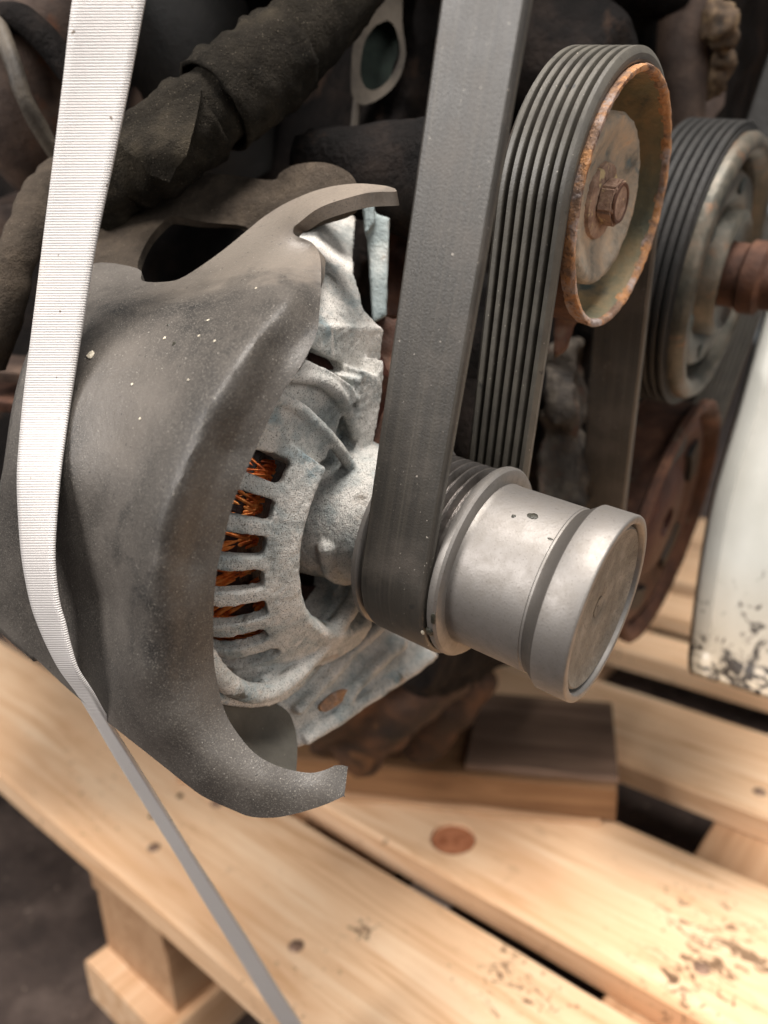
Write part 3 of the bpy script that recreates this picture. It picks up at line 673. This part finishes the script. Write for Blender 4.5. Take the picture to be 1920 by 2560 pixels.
link('shaft', lathe('shaft', [(-0.060, 0.0004), (-0.060, 0.013), (-0.0295, 0.013), (-0.0295, 0.0004)], seg=48), ap, M['dark_gap'])
def blob(name, t, ph, r, size, mat, parent, sq=0.18, elong=(1, 1)):
    """small flattened deposit on a cylinder of radius r about the shaft"""
    ph = math.radians(ph); rad = (WU * math.cos(ph) + WV * math.sin(ph)); tan = (WV * math.cos(ph) - WU * math.sin(ph))
    c = En(t, r * math.cos(ph), r * math.sin(ph)); bm = bmesh.new()
    bmesh.ops.create_icosphere(bm, subdivisions=3, radius=1)
    for v in bm.verts:
        k = 1 + 0.35 * noise.noise(v.co * 1.7 + Vector((t * 900, ph * 9, 0)))
        x, y, z = v.co; v.co = c + WA * (x * size * k * elong[0]) + tan * (y * size * k * elong[1]) + rad * (z * size * sq)
    return link(name, to_mesh(name, bm, 80), parent, mat)
blob('grease_spot', 0.0145, 37.5, 0.0257, 0.0012, M['grease'], ap, .12, (1.4, 1.0))
blob('grease_spot', 0.0098, 43, 0.0257, 0.00065, M['grease'], ap, .12)
blob('grease_spot', 0.0225, 50, 0.0257, 0.0005, M['grease'], ap, .12, (1.6, .8))
blob('grease_spot', -0.0008, 120, 0.0306, 0.0011, M['grease'], ap, .35, (.7, 2.0))
blob('grease_spot', -0.0022, 131, 0.0307, 0.0013, M['grease'], ap, .5, (1.1, 1.2))
blob('grit', -0.0044, 133, 0.0313, 0.0008, M['grit'], ap, .5, (.7, 1.2))

# rusty idler pulley
ip = thing('idler_pulley', En(-0.015, IDL[0] - 0.043, IDL[1]), 'rusty dished idler pulley with an orange rim and a hex bolt', 'pulley')
link('rim', lathe('rim', [(-0.0060, 0.0366), (-0.0062, 0.0381), (-0.004, 0.0383), (-0.0026, 0.0384), (-0.0019, 0.0380), (-0.0018, 0.0370), (-0.0022, 0.0364), (-0.0045, 0.0361), (-0.0055, 0.0363)], IDL, 160, ang=50, jit=0.00035), ip, M['rust'])
link('drum', lathe('drum', [(-0.028, 0.0366), (-0.028, 0.0380), (-0.0060, 0.0380), (-0.0060, 0.0366)], IDL, 128), ip, M['rustbrown'])
link('dish', lathe('dish', [(-0.0040, 0.0361), (-0.011, 0.0358), (-0.0185, 0.0350), (-0.0205, 0.0330), (-0.0210, 0.0290), (-0.0210, 0.010), (-0.0235, 0.010), (-0.0235, 0.0362), (-0.012, 0.0364)], IDL, 128, ang=60), ip, M['dish'])
link('hub_plate', lathe('hub_plate', [(-0.0220, 0.002), (-0.0215, 0.0268), (-0.0090, 0.0258), (-0.0074, 0.0246), (-0.0074, 0.0225), (-0.0092, 0.0185), (-0.0106, 0.0150), (-0.0108, 0.002)], IDL, 96, ang=60, jit=0.0004), ip, M['hub'])
link('washer', lathe('washer', [(-0.0112, 0.002), (-0.0112, 0.0118), (-0.0094, 0.0114), (-0.0090, 0.0102), (-0.0090, 0.002)], IDL, 48, ang=40, jit=0.0003), ip, M['bolt'])
bm = bmesh.new()
hexp = [(IDL[0] + 0.0074 * math.cos(math.radians(60 * k + 12)), IDL[1] + 0.0074 * math.sin(math.radians(60 * k + 12))) for k in range(6)]
add_prism(bm, hexp, -0.0092, -0.0036)
bmesh.ops.recalc_face_normals(bm, faces=bm.faces)
bmesh.ops.bevel(bm, geom=list(bm.edges), offset=0.0007, segments=2, affect='EDGES')
bolt = link('bolt', to_mesh('bolt', bm, 40), ip, M['bolt'])
link('bolt_recess', lathe('bolt_recess', [(-0.0052, 0.0003), (-0.0050, 0.0042), (-0.0033, 0.0052), (-0.0033, 0.0060), (-0.0038, 0.0063), (-0.0060, 0.0050), (-0.0060, 0.0003)], IDL, 32, ang=50), bolt, M['rustbrown'])

# blurred second pulley at the right with its shaft
sp = thing('second_pulley', En(-0.01, P2[0] - 0.062, P2[1]), 'blurred grey steel pulley with black ribs and a rounded rim at the right edge', 'pulley')
link('rim', lathe('rim', [(-0.028, 0.050), (-0.028, 0.0600), (-0.0035, 0.0602), (0.0005, 0.0605), (0.0035, 0.0585), (0.0042, 0.0550), (0.0020, 0.0515), (-0.004, 0.0495), (-0.010, 0.0490)], P2, 128, ang=60, jit=0.0003), sp, M['oldsteel'])
pg = [(-0.0290, 0.050), (-0.0290, 0.0600)]
for k in range(7):
    e = -0.0282 + 0.0037 * k
    pg += [(e, 0.0640), (e + 0.0007, 0.0645), (e + 0.0022, 0.0645), (e + 0.0029, 0.0640), (e + 0.0031, 0.0618), (e + 0.0036, 0.0618)]
pg += [(-0.0020, 0.0600), (-0.0020, 0.050)]
link('groove_ring', lathe('groove_ring', pg, P2, 128, ang=30), sp, M['black'])
link('groove', lathe('groove', [(-0.006, 0.0500), (-0.009, 0.0470), (-0.006, 0.0440), (-0.012, 0.0440), (-0.012, 0.0500)], P2, 96, ang=60), sp, M['dark_gap'])
link('face_plate', lathe('face_plate', [(-0.012, 0.0455), (-0.003, 0.0450), (0.0, 0.0425), (-0.001, 0.0330), (-0.006, 0.0300), (-0.007, 0.010), (-0.013, 0.010)], P2, 96, ang=60, jit=0.0003), sp, M['oldsteel'])
link('hub_ring', lathe('hub_ring', [(-0.010, 0.015), (-0.010, 0.0290), (0.004, 0.0285), (0.006, 0.0255), (0.004, 0.0225), (0.003, 0.015)], P2, 64, ang=60, jit=0.0004), sp, M['oldsteel'])
link('shaft', lathe('shaft', [(-0.01, 0.0004), (-0.01, 0.0145), (0.010, 0.0145), (0.012, 0.0165), (0.019, 0.0165), (0.021, 0.0135), (0.040, 0.0135), (0.042, 0.0004)], P2, 48, ang=40), sp, M['rustbrown'])
for k in range(6):
    a = math.radians(60 * k + 20); c = (P2[0] + 0.038 * math.cos(a), P2[1] + 0.038 * math.sin(a))
    link('hole_plug', lathe('hole_plug', [(-0.006, 0.0003), (-0.006, 0.0038), (0.0002, 0.0036), (0.0002, 0.0003)], c, 20), sp, M['dark_gap'])
# rusty crank disc low at the right
kp = thing('crank_pulley', En(-0.01, CR[0] - 0.075, CR[1]), 'large rusty brown disc pulley low at the right behind the silver pulley', 'pulley')
link('rim', lathe('rim', [(-0.030, 0.060), (-0.030, 0.0700), (-0.004, 0.0702), (-0.002, 0.0745), (0.0015, 0.0747), (0.003, 0.0725), (0.002, 0.0690), (-0.004, 0.0660), (-0.012, 0.0650)], CR, 128, ang=50, jit=0.0004), kp, M['rustbrown'])
link('face', lathe('face', [(-0.016, 0.010), (-0.016, 0.0665), (-0.006, 0.0660), (-0.003, 0.0600), (-0.007, 0.0500), (-0.008, 0.0350), (-0.003, 0.0300), (-0.002, 0.010)], CR, 96, ang=60, jit=0.0005), kp, M['redbrown'])
for k in range(5):
    a0 = 72 * k + 18; bm = bmesh.new()
    add_lathe(bm, [(-0.009, 0.0435), (-0.009, 0.0555), (-0.0035, 0.0555), (-0.0035, 0.0435)], CR, 12, True, (a0, a0 + 34))
    link('window', to_mesh('window', bm), kp, M['black'])

# ------------------------------------------------------------ alternator
al = thing('alternator', En(-0.085, -0.07, 0), 'oxidised aluminium alternator with copper windings behind slotted vents', 'alternator')
def add_cap(bm, pts, r, n=5, seg=10):
    path = catmull(pts, n); add_tube(bm, path, r, seg)
    for p in (path[0], path[-1]): bmesh.ops.create_icosphere(bm, subdivisions=2, radius=r * 0.98, matrix=Matrix.Translation(p))
def E3(t, r, ph): return En(t, r * math.cos(math.radians(ph)), r * math.sin(math.radians(ph)))
bm = bmesh.new()
# front ring and shoulder as one shell with rounded vent slots
prof = [(-0.0480, 0.0376), (-0.0432, 0.0392), (-0.0416, 0.0412), (-0.0422, 0.0436), (-0.0440, 0.0478), (-0.0462, 0.0520), (-0.0496, 0.0565), (-0.0546, 0.0612), (-0.0610, 0.0648), (-0.0700, 0.0664), (-0.0840, 0.0668), (-0.0960, 0.0668)]
pp = [(p.x, p.y) for p in catmull([(t, r, 0) for t, r in prof], 8)]
arcl = [0.0]
for a_, b_ in zip(pp, pp[1:]): arcl.append(arcl[-1] + math.hypot(b_[0] - a_[0], b_[1] - a_[1]))
def at_s(q):
    k = max(0, min(len(pp) - 2, next((n for n in range(len(arcl) - 1) if arcl[n + 1] >= q), len(pp) - 2))); f = (q - arcl[k]) / (arcl[k + 1] - arcl[k])
    t = pp[k][0] + (pp[k + 1][0] - pp[k][0]) * f; r = pp[k][1] + (pp[k + 1][1] - pp[k][1]) * f
    dt, dr = pp[k + 1][0] - pp[k][0], pp[k + 1][1] - pp[k][1]; L = math.hypot(dt, dr)
    return t, r, -dr / L, dt / L                           # point and inward normal
NS = 84; SS = [arcl[-1] * k / NS for k in range(NS + 1)]; NP = 268; PH = [66 + 134 * k / NP for k in range(NP + 1)]
prs = [at_s(q) for q in SS]
s0 = next(q for q, p in zip(SS, prs) if p[1] >= 0.0505 and q > 0.008); s1 = next(q for q, p in zip(SS, prs) if p[0] <= -0.088)
slots = [(74.8, 4.4), (87.6, 3.6), (99.4, 3.6), (111.2, 3.5), (123.0, 3.4), (134.6, 3.2), (146.0, 2.8)]
def solid(i, j):
    ph = (PH[i] + PH[i + 1]) / 2; q = (SS[j] + SS[j + 1]) / 2
    for c, hw in slots:
        a0 = s0 + (0.003 if c > 130 else 0)
        dx = max(0, abs(ph - c) / hw * 0.0036 - 0.0022); dy = max(0, a0 + 0.0014 - q, q - s1 + 0.0014)
        if dx * dx + dy * dy < 0.0014 ** 2: return False
    return True
grid = [[solid(i, j) for j in range(NS)] for i in range(NP)]
TV = {}
def gv(i, j, low):
    key = (i, j, low)
    if key not in TV:
        t, r, nt, nr = prs[j]; d = 0.0042 if low else 0.0
        TV[key] = bm.verts.new(E3(t + nt * d, r + nr * d, PH[i]))
    return TV[key]
for i in range(NP):
    for j in range(NS):
        if not grid[i][j]: continue
        cs = ((i, j), (i + 1, j), (i + 1, j + 1), (i, j + 1))
        bm.faces.new([gv(*c, False) for c in cs]); bm.faces.new([gv(*c, True) for c in reversed(cs)])
        for (a_, b_), (ni, nj) in (((cs[0], cs[1]), (i, j - 1)), ((cs[1], cs[2]), (i + 1, j)), ((cs[2], cs[3]), (i, j + 1)), ((cs[3], cs[0]), (i - 1, j))):
            if not (0 <= ni < NP and 0 <= nj < NS and grid[ni][nj]):
                bm.faces.new((gv(*a_, False), gv(*a_, True), gv(*b_, True), gv(*b_, False)))
def UVp(px, py, t):
    d = Vector(((px - 960) / FPX, (1280 - py) / FPX, -1.0)); k = (EC.dot(EA) + t) / d.dot(EA); p = d * k - EC
    return (p.dot(EU), p.dot(EV))
def ear_part(pxs, t0, t1): add_prism(bm, [UVp(x, y, t1) for x, y in pxs], t0, t1)
ear_part([(730, 842), (800, 880), (850, 905), (888, 918), (908, 935), (945, 960), (960, 830), (957, 818), (800, 812), (755, 818)], -0.074, -0.0575)
secs = [(765, 958, 824, -.0578), (775, 912, 776, -.0610), (785, 890, 692, -.0700), (785, 886, 635, -.0810), (795, 892, 540, -.0960)]
for (a0, b0, y0, t0), (a1, b1, y1, t1) in zip(secs, secs[1:]):
    add_hull(bm, [En(tt, *UVp(x, y, t)) for x, y, t in ((a0, y0, t0), (b0, y0, t0), (a1, y1, t1), (b1, y1, t1)) for tt in (t, t - 0.02)])
add_prism(bm, [UVp(x, y, -0.050) for x, y in ((905, 925), (945, 940), (962, 900), (955, 1000), (930, 1130), (900, 1130), (905, 1010))], -0.070, -0.050)
def ridge(pxs, t, r): add_cap(bm, [En(tt, *UVp(x, y, tt)) for (x, y), tt in zip(pxs, t)], r)
ear_part([(590, 1115), (690, 1000), (760, 1040), (830, 1112), (815, 1150), (770, 1180), (735, 1160), (690, 1135)], -0.064, -0.0478)
ear_part([(680, 1005), (725, 930), (800, 945), (845, 975), (862, 1010), (835, 1112), (760, 1040)], -0.066, -0.0515)
ear_part([(725, 940), (770, 900), (836, 932), (878, 962), (905, 1000), (880, 1015), (845, 975), (800, 945)], -0.066, -0.0490)
ear_part([(885, 945), (945, 945), (960, 900), (952, 1000), (930, 1130), (915, 1190), (885, 1150), (905, 1090), (893, 1010)], -0.070, -0.0500)
ear_part([(835, 1000), (905, 1000), (915, 1100), (900, 1180), (825, 1112)], -0.072, -0.0575)
ridge([(690, 992), (760, 1032), (832, 1104), (872, 1160), (915, 1225)], (-.0485, -.0480, -.0480, -.0480, -.0480), 0.0021)
ridge([(722, 938), (800, 950), (845, 985), (872, 1040), (905, 1120)], (-.0500, -.0495, -.0495, -.0520, -.0520), 0.0022)
add_lathe(bm, [(-0.066, 0.0005), (-0.066, 0.0270), (-0.050, 0.0240), (-0.0385, 0.0210), (-0.0355, 0.0190), (-0.0355, 0.0005)], seg=64)
add_cap(bm, [En(-0.046, -0.010, 0.0205), En(-0.0465, -0.0185, 0.0130), En(-0.047, -0.0215, 0.0020)], 0.0032)
arm = [(-0.010, 0.010), (-0.0215, 0.0040), (-0.0290, -0.0010), (-0.0410, 0.0080), (-0.0500, 0.0200), (-0.0540, 0.0300), (-0.0610, 0.0330), (-0.0665, 0.0240), (-0.0636, 0.0090), (-0.0415, -0.0121), (-0.0200, -0.0290), (-0.004, -0.022)]
add_prism(bm, arm, -0.062, -0.0495)
add_cap(bm, [En(-0.0455, -0.0215, -0.0080), En(-0.0455, -0.0286, -0.0050), En(-0.0455, -0.0390, 0.0028), En(-0.0462, -0.0540, 0.0190), En(-0.0480, -0.0590, 0.0310), En(-0.0500, -0.0540, 0.0460), En(-0.0520, -0.0430, 0.0580), En(-0.0540, -0.030, 0.0665)], 0.0034)
add_cap(bm, [En(-0.0510, -0.0211, -0.0260), En(-0.0510, -0.0415, -0.0110), En(-0.0520, -0.0606, 0.0090), En(-0.0530, -0.0640, 0.0250), En(-0.056, -0.0600, 0.0430)], 0.0034)
link('housing', remesh('housing', bm, 0.00062, 5, 0.0002, 520, 0.00012, 130), al, M['cast'])
link('rear_housing', lathe('rear_housing', [(-0.135, 0.0400), (-0.135, 0.0600), (-0.128, 0.0660), (-0.098, 0.0670), (-0.096, 0.0660), (-0.096, 0.0600)], seg=96), al, M['grime'])
link('stator_core', lathe('stator_core', [(-0.125, 0.030), (-0.125, 0.0560), (-0.066, 0.0545), (-0.060, 0.0480), (-0.060, 0.030)], seg=96), al, M['lacquer'])
bm = bmesh.new()
for k in range(190):
    ph = 48 + 118 * k / 190 + random.uniform(-.5, .5); sl = (-1 if (k // 7) % 3 == 1 else 1) * random.uniform(19, 24); rr = random.uniform(0.0545, 0.0590)
    add_tube(bm, [E3(-0.0585 - 0.032 * q, rr + 0.001 * math.sin(4 * q) - 0.014 * (1 - q) ** 4, ph + sl * (q - .5)) for q in (0, .12, .25, .4, .6, .8, 1)], random.uniform(.00058, .00078), 6)
tag(link('copper_winding', to_mesh('copper_winding', bm, 60), al, M['copper']), kind='stuff')
link('through_bolt', lathe('through_bolt', [(-0.058, 0.0003), (-0.058, 0.0052), (-0.0485, 0.0050), (-0.0470, 0.0035), (-0.0468, 0.0003)], (-0.0325, -0.0075), 24, ang=50), al, M['dark_gap'])

# ------------------------------------------------------------ rubber cover
cv = thing('rubber_cover', W(640, 2045, .212), 'large dusty dark rubber cover shielding the alternator with hooked lower end', 'cover')
edge = [(779, 606, .236), (799, 639, .231), (803, 692, .226), (799, 773, .217), (791, 834, .211), (755, 910, .206), (697, 1000, .203), (654, 1091, .201), (614, 1181, .200), (581, 1264, .200), (556, 1369, .202), (543, 1423, .203), (534, 1524, .207), (534, 1636, .213), (543, 1704, .216), (562, 1778, .218), (592, 1831, .217), (637, 1883, .216), (689, 1913, .216), (742, 1928, .217), (790, 1931, .218), (846, 1913, .220), (869, 1918, .221), (869, 1922, .221), (861, 1988, .216), (858, 1991, .216), (798, 2017, .214), (704, 2042, .2125), (629, 2042, .2125), (573, 2021, .214), (517, 1996, .215)]
crease = [(783, 667, .2285), (722, 744, .211), (641, 850, .200), (612, 890, .197), (527, 1016, .192), (485, 1122, .1905), (435, 1227, .191), (405, 1312, .193), (388, 1417, .196), (371, 1497, .200), (376, 1558, .203), (359, 1703, .210), (405, 1847, .213), (492, 1955, .2125)]
left = [(480, 1972, .216), (388, 1899, .224), (278, 1812, .234), (174, 1726, .244), (87, 1645, .252), (0, 1568, .258), (-70, 1490, .262), (-75, 1380, .258), (-30, 1290, .248), (8, 1206, .238), (38, 1016, .233), (76, 881, .236), (150, 740, .244), (225, 660, .250)]
inner = [(250, 800, .229), (400, 900, .211), (300, 1100, .209), (250, 1300, .213), (250, 1500, .224), (120, 1200, .222), (100, 1450, .238), (200, 1650, .236), (300, 1720, .224), (420, 760, .224), (560, 700, .229), (600, 650, .234), (460, 1700, .2095), (470, 1400, .1985), (560, 1130, .1965), (690, 870, .205), (660, 1960, .2115), (780, 1975, .214)]
upper = [(300, 690, .245), (344, 671, .245), (356, 702, .242), (417, 704, .239), (463, 690, .239), (550, 631, .241), (625, 570, .245), (661, 541, .2465), (722, 504, .2465), (803, 472, .243), (885, 459, .236), (954, 463, .2275), (984, 470, .2205), (989, 474, .2190), (988, 479, .2187), (940, 480, .2195), (893, 488, .2205), (803, 517, .2255), (750, 555, .2305), (734, 570, .2330), (738, 588, .2345)]
def nearer(l):
    return [(x, y, z - 0.009 * min(1, max(0.0, (y - 560) / 250)) * min(1, max(0.25, (2150 - y) / 400))) for x, y, z in l]
edge, crease, left, inner, upper = map(nearer, (edge, crease, left, inner, upper))
zbase = tps(edge + crease + left + inner + upper)
CRS = np.array([(p.x, p.y) for p in catmull([(x, y, 0) for x, y, z in crease], 12)])
def zcov(x, y):
    d = math.sqrt(np.min((CRS[:, 0] - x) ** 2 + (CRS[:, 1] - y) ** 2)) / 85
    fade = min(1, max(0, (y - 640) / 120)) * min(1, max(0, (1930 - y) / 250))
    return zbase(x, y) - 0.0034 * fade * max(0.0, 1.04 - math.sqrt(d * d + 0.0016)) ** 1.15
outl = [(x, y) for x, y, z in upper[1:]] + [(x, y) for x, y, z in edge] + [(x, y) for x, y, z in left]
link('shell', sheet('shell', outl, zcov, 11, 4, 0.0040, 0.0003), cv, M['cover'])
# side skirt wrapping back from the outer edge
sk = left[4:-1]
bm = bmesh.new(); pathp = catmull([W(x, y, z + .0016) for x, y, z in sk], 5); prev = None
for p in pathp:
    ring = [bm.verts.new(p - WV * (0.04 * s if (p - WC).dot(WA) < -0.075 else 0.012 * s) + (WC + WA * (p - WC).dot(WA) - p) * (0.22 * s * s)) for s in (0, .2, .4, .6, .8, 1)]
    if prev:
        for j in range(5): bm.faces.new((prev[j], prev[j + 1], ring[j + 1], ring[j]))
    prev = ring
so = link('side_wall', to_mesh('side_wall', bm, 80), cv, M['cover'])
m = so.modifiers.new('s', 'SOLIDIFY'); m.thickness = 0.003; m.offset = 0
# upper band behind the slot
zb = tps([(235, 640, .262), (300, 720, .246), (344, 671, .2485), (376, 590, .262), (440, 541, .272), (521, 555, .273), (613, 564, .269), (700, 600, .262), (800, 540, .254), (260, 538, .278), (347, 480, .287), (463, 434, .286), (579, 440, .280), (689, 451, .269), (741, 411, .263), (810, 408, .257), (868, 428, .253), (888, 460, .251), (880, 520, .250), (560, 500, .271), (650, 510, .266)])
link('rear_band', sheet('rear_band', [(200, 720), (228, 640), (260, 538), (347, 480), (463, 434), (579, 438), (680, 450), (700, 432), (741, 411), (810, 406), (868, 428), (890, 462), (880, 520), (780, 560), (700, 600), (640, 600), (613, 566), (521, 556), (440, 541), (417, 547), (376, 590), (349, 642), (345, 671), (358, 705), (330, 740), (260, 750)], zb, 13, 4, 0.0032, 0.0015), cv, M['felt'])
# inner lower flap behind the hooked end
link('inner_flap', sheet('inner_flap', [(545, 1715), (600, 1722), (660, 1745), (716, 1775), (736, 1815), (743, 1860), (741, 1925), (735, 1950), (640, 1930), (570, 1860), (548, 1790)], tps([(545, 1715, .243), (716, 1775, .262), (743, 1860, .262), (735, 1950, .245), (640, 1930, .240), (570, 1860, .238), (650, 1830, .256)]), 13, 4, 0.003), cv, M['cover_dark'])
# chips and grit sitting on the cover
def flake(name, x, y, size, mat, parent, zf, lift=0.0002, sq=.3):
    p = W(x, y, zf(x, y) - lift); e = 8
    n = (W(x + e, y, zf(x + e, y)) - p).cross(W(x, y - e, zf(x, y - e)) - p).normalized()
    a = n.orthogonal().normalized(); b = n.cross(a); bm = bmesh.new()
    bmesh.ops.create_icosphere(bm, subdivisions=2, radius=1); k = random.random() * 30
    for v in bm.verts:
        w = 1 + .5 * noise.noise(v.co * 1.5 + Vector((k, 0, 0))); q = v.co.copy(); v.co = p + (a * q.x + b * q.y * 0.8) * size * w + n * q.z * size * sq
    return link(name, to_mesh(name, bm, 50), parent, mat)
flake('paint_chip', 228, 885, .0016, M['grit'], cv, zcov, sq=.12)
flake('dark_chip', 435, 858, .0007, M['grease'], cv, zcov)
flake('dark_chip', 421, 812, .0005, M['grease'], cv, zcov)
for x, y, s in ((497, 839, .0004), (349, 1047, .0004), (411, 845, .0005), (536, 852, .0004), (470, 950, .0003), (520, 800, .0004), (640, 720, .0004), (330, 960, .0004)):
    flake('grit', x, y, s, M['grit'], cv, zcov)

# ------------------------------------------------------------ wrapped hose above the cover
ho = thing('wrapped_hose', W(330, 470, .265), 'black foam-wrapped hose running diagonally above the cover behind the strap', 'hose')
hp = [(235, 520, .272), (300, 440, .266), (390, 380, .262), (480, 310, .262), (570, 240, .266), (660, 175, .272), (760, 85, .280), (850, -20, .290), (930, -140, .30), (1000, -330, .32)]
link('tube', tube('tube', [W(*p) for p in hp], lambda s: 0.0118 + 0.0035 * s, 28, 10, 0.0016, 160, 70), ho, M['hose'])
def wrap(name, i0, i1, r0, r1, jit):
    pts = catmull([W(*p) for p in hp], 10)[i0:i1]
    bm = bmesh.new(); add_tube(bm, pts, lambda s: r0 + (r1 - r0) * s, 28, False, jit, 190)
    o = link(name, to_mesh(name, bm, 70), ho, M['hose']); md = o.modifiers.new('s', 'SOLIDIFY'); md.thickness = 0.0014; md.offset = -1
wrap('wrap_layer', 12, 33, 0.0138, 0.0150, 0.0016)
wrap('wrap_layer', 36, 56, 0.0162, 0.0158, 0.0018)
link('torn_flap', sheet('torn_flap', [(300, 320), (380, 285), (440, 245), (500, 198), (498, 260), (482, 330), (466, 390), (440, 420), (424, 456), (392, 442), (372, 436), (345, 395), (310, 375)], tps([(300, 320, .246), (380, 285, .243), (500, 198, .247), (482, 330, .2405), (424, 456, .244), (372, 436, .246), (310, 375, .243), (420, 350, .2365), (400, 400, .2385)]), 12, 2, 0.0016, 0.002), ho, M['hose'])

# ------------------------------------------------------------ white strap
L_ = [(400, -900), (262, -400), (215, -140), (183, 0), (160, 200), (136, 400), (111, 600), (86, 800), (61, 1000), (50, 1122), (46, 1200), (50, 1300), (59, 1400), (78, 1500), (97, 1558), (122, 1616), (153, 1674), (194, 1730), (231, 1790), (298, 1905), (370, 2020), (443, 2136), (512, 2252), (584, 2368), (654, 2484), (723, 2590), (800, 2710)]
R_ = [(600, -900), (450, -400), (393, -140), (363, 0), (325, 200), (283, 400), (240, 600), (207, 800), (175, 1000), (157, 1122), (147, 1200), (138, 1300), (134, 1400), (144, 1500), (160, 1558), (174, 1616), (193, 1674), (229, 1730), (263, 1790), (336, 1905), (408, 2020), (480, 2136), (556, 2252), (631, 2368), (703, 2484), (773, 2590), (850, 2710)]
ZS = [.172, .182, .188, .190, .195, .200, .205, .2095, .2130, .2115, .2100, .2100, .2110, .2130, .2145, .2165, .2195, .2250, .2330, .2530, .2760, .2960, .3180, .3420, .3680, .394, .425]
SW = 0.0176
bm = bmesh.new(); uv = bm.loops.layers.uv.new('UVMap')
cl, crr = [], []
for (lx, ly), (rx, ry), z in zip(L_, R_, ZS):
    lo, hi = 0.0, 0.03
    for _ in range(40):
        d = (lo + hi) / 2
        if (W(lx, ly, z + d / 2) - W(rx, ry, z - d / 2)).length < SW: lo = d
        else: hi = d
    cl.append(W(lx, ly, z + lo / 2)); crr.append(W(rx, ry, z - lo / 2))
cl = catmull(cl, 6); crr = catmull(crr, 6); nx = 9; rows = []; s = 0; sl = []
for i, (a, b) in enumerate(zip(cl, crr)):
    if i: s += ((a + b) / 2 - (cl[i - 1] + crr[i - 1]) / 2).length
    sl.append(s); rows.append([bm.verts.new(a.lerp(b, j / (nx - 1))) for j in range(nx)])
for i in range(len(rows) - 1):
    for j in range(nx - 1):
        f = bm.faces.new((rows[i][j], rows[i][j + 1], rows[i + 1][j + 1], rows[i + 1][j]))
        for lp, (a, b) in zip(f.loops, ((i, j), (i, j + 1), (i + 1, j + 1), (i + 1, j))): lp[uv].uv = (b / (nx - 1) * SW * 3, sl[a] * 3)
me = to_mesh('strap', bm, 80)
o = link('strap', me, None, M['strap'], W(770, 2590, .396)); md = o.modifiers.new('s', 'SOLIDIFY'); md.thickness = 0.0011; md.offset = 0
tag(o, 'white woven strap tied over the dark rubber cover down to the pallet', 'strap')

# ------------------------------------------------------------ white plastic panel at the right
def panel():
    """curved blade-like panel: left rim traced, then a broad face bending away"""
    lft = [(1990, 560), (1921, 787), (1859, 1013), (1800, 1212), (1771, 1345), (1748, 1500), (1735, 1620), (1733, 1665), (1741, 1690)]
    bot = (1905, 1741)
    bm = bmesh.new(); uv = bm.loops.layers.uv.new('UVMap'); L = catmull([(x, y, 0) for x, y in lft], 5); rows = []; vv = []
    n = len(L)
    for i, p in enumerate(L):
        k = i / (n - 1); z0 = .43 + .05 * (1 - k)
        row = []
        for j, q in enumerate((0, 0.03, 0.10, 0.16, 0.3, 0.5, 0.75, 1.0)):
            dz = (0.0, -0.006, -0.010, -0.007, -0.006, -0.010, -0.014, -0.014)[j]
            x = p.x + q * 330; y = p.y + q * 105 * (0.4 + .6 * k)
            row.append(bm.verts.new(W(x, y, z0 + dz)))
        rows.append(row); vv.append(max(0.0, (1692 - p.y) / 1130))
    for i in range(n - 1):
        for j in range(7):
            f = bm.faces.new((rows[i][j], rows[i][j + 1], rows[i + 1][j + 1], rows[i + 1][j]))
            for lp, (a, b) in zip(f.loops, ((i, j), (i, j + 1), (i + 1, j + 1), (i + 1, j))): lp[uv].uv = (b / 7, vv[a])
    o = link('fan_blade', to_mesh('fan_blade', bm, 70), None, M['panel'], W(1741, 1690, .43))
    md = o.modifiers.new('s', 'SOLIDIFY'); md.thickness = 0.003; md.offset = -1
    tag(o, 'curved off-white plastic blade with black grime along its lower rim', 'blade')
panel()
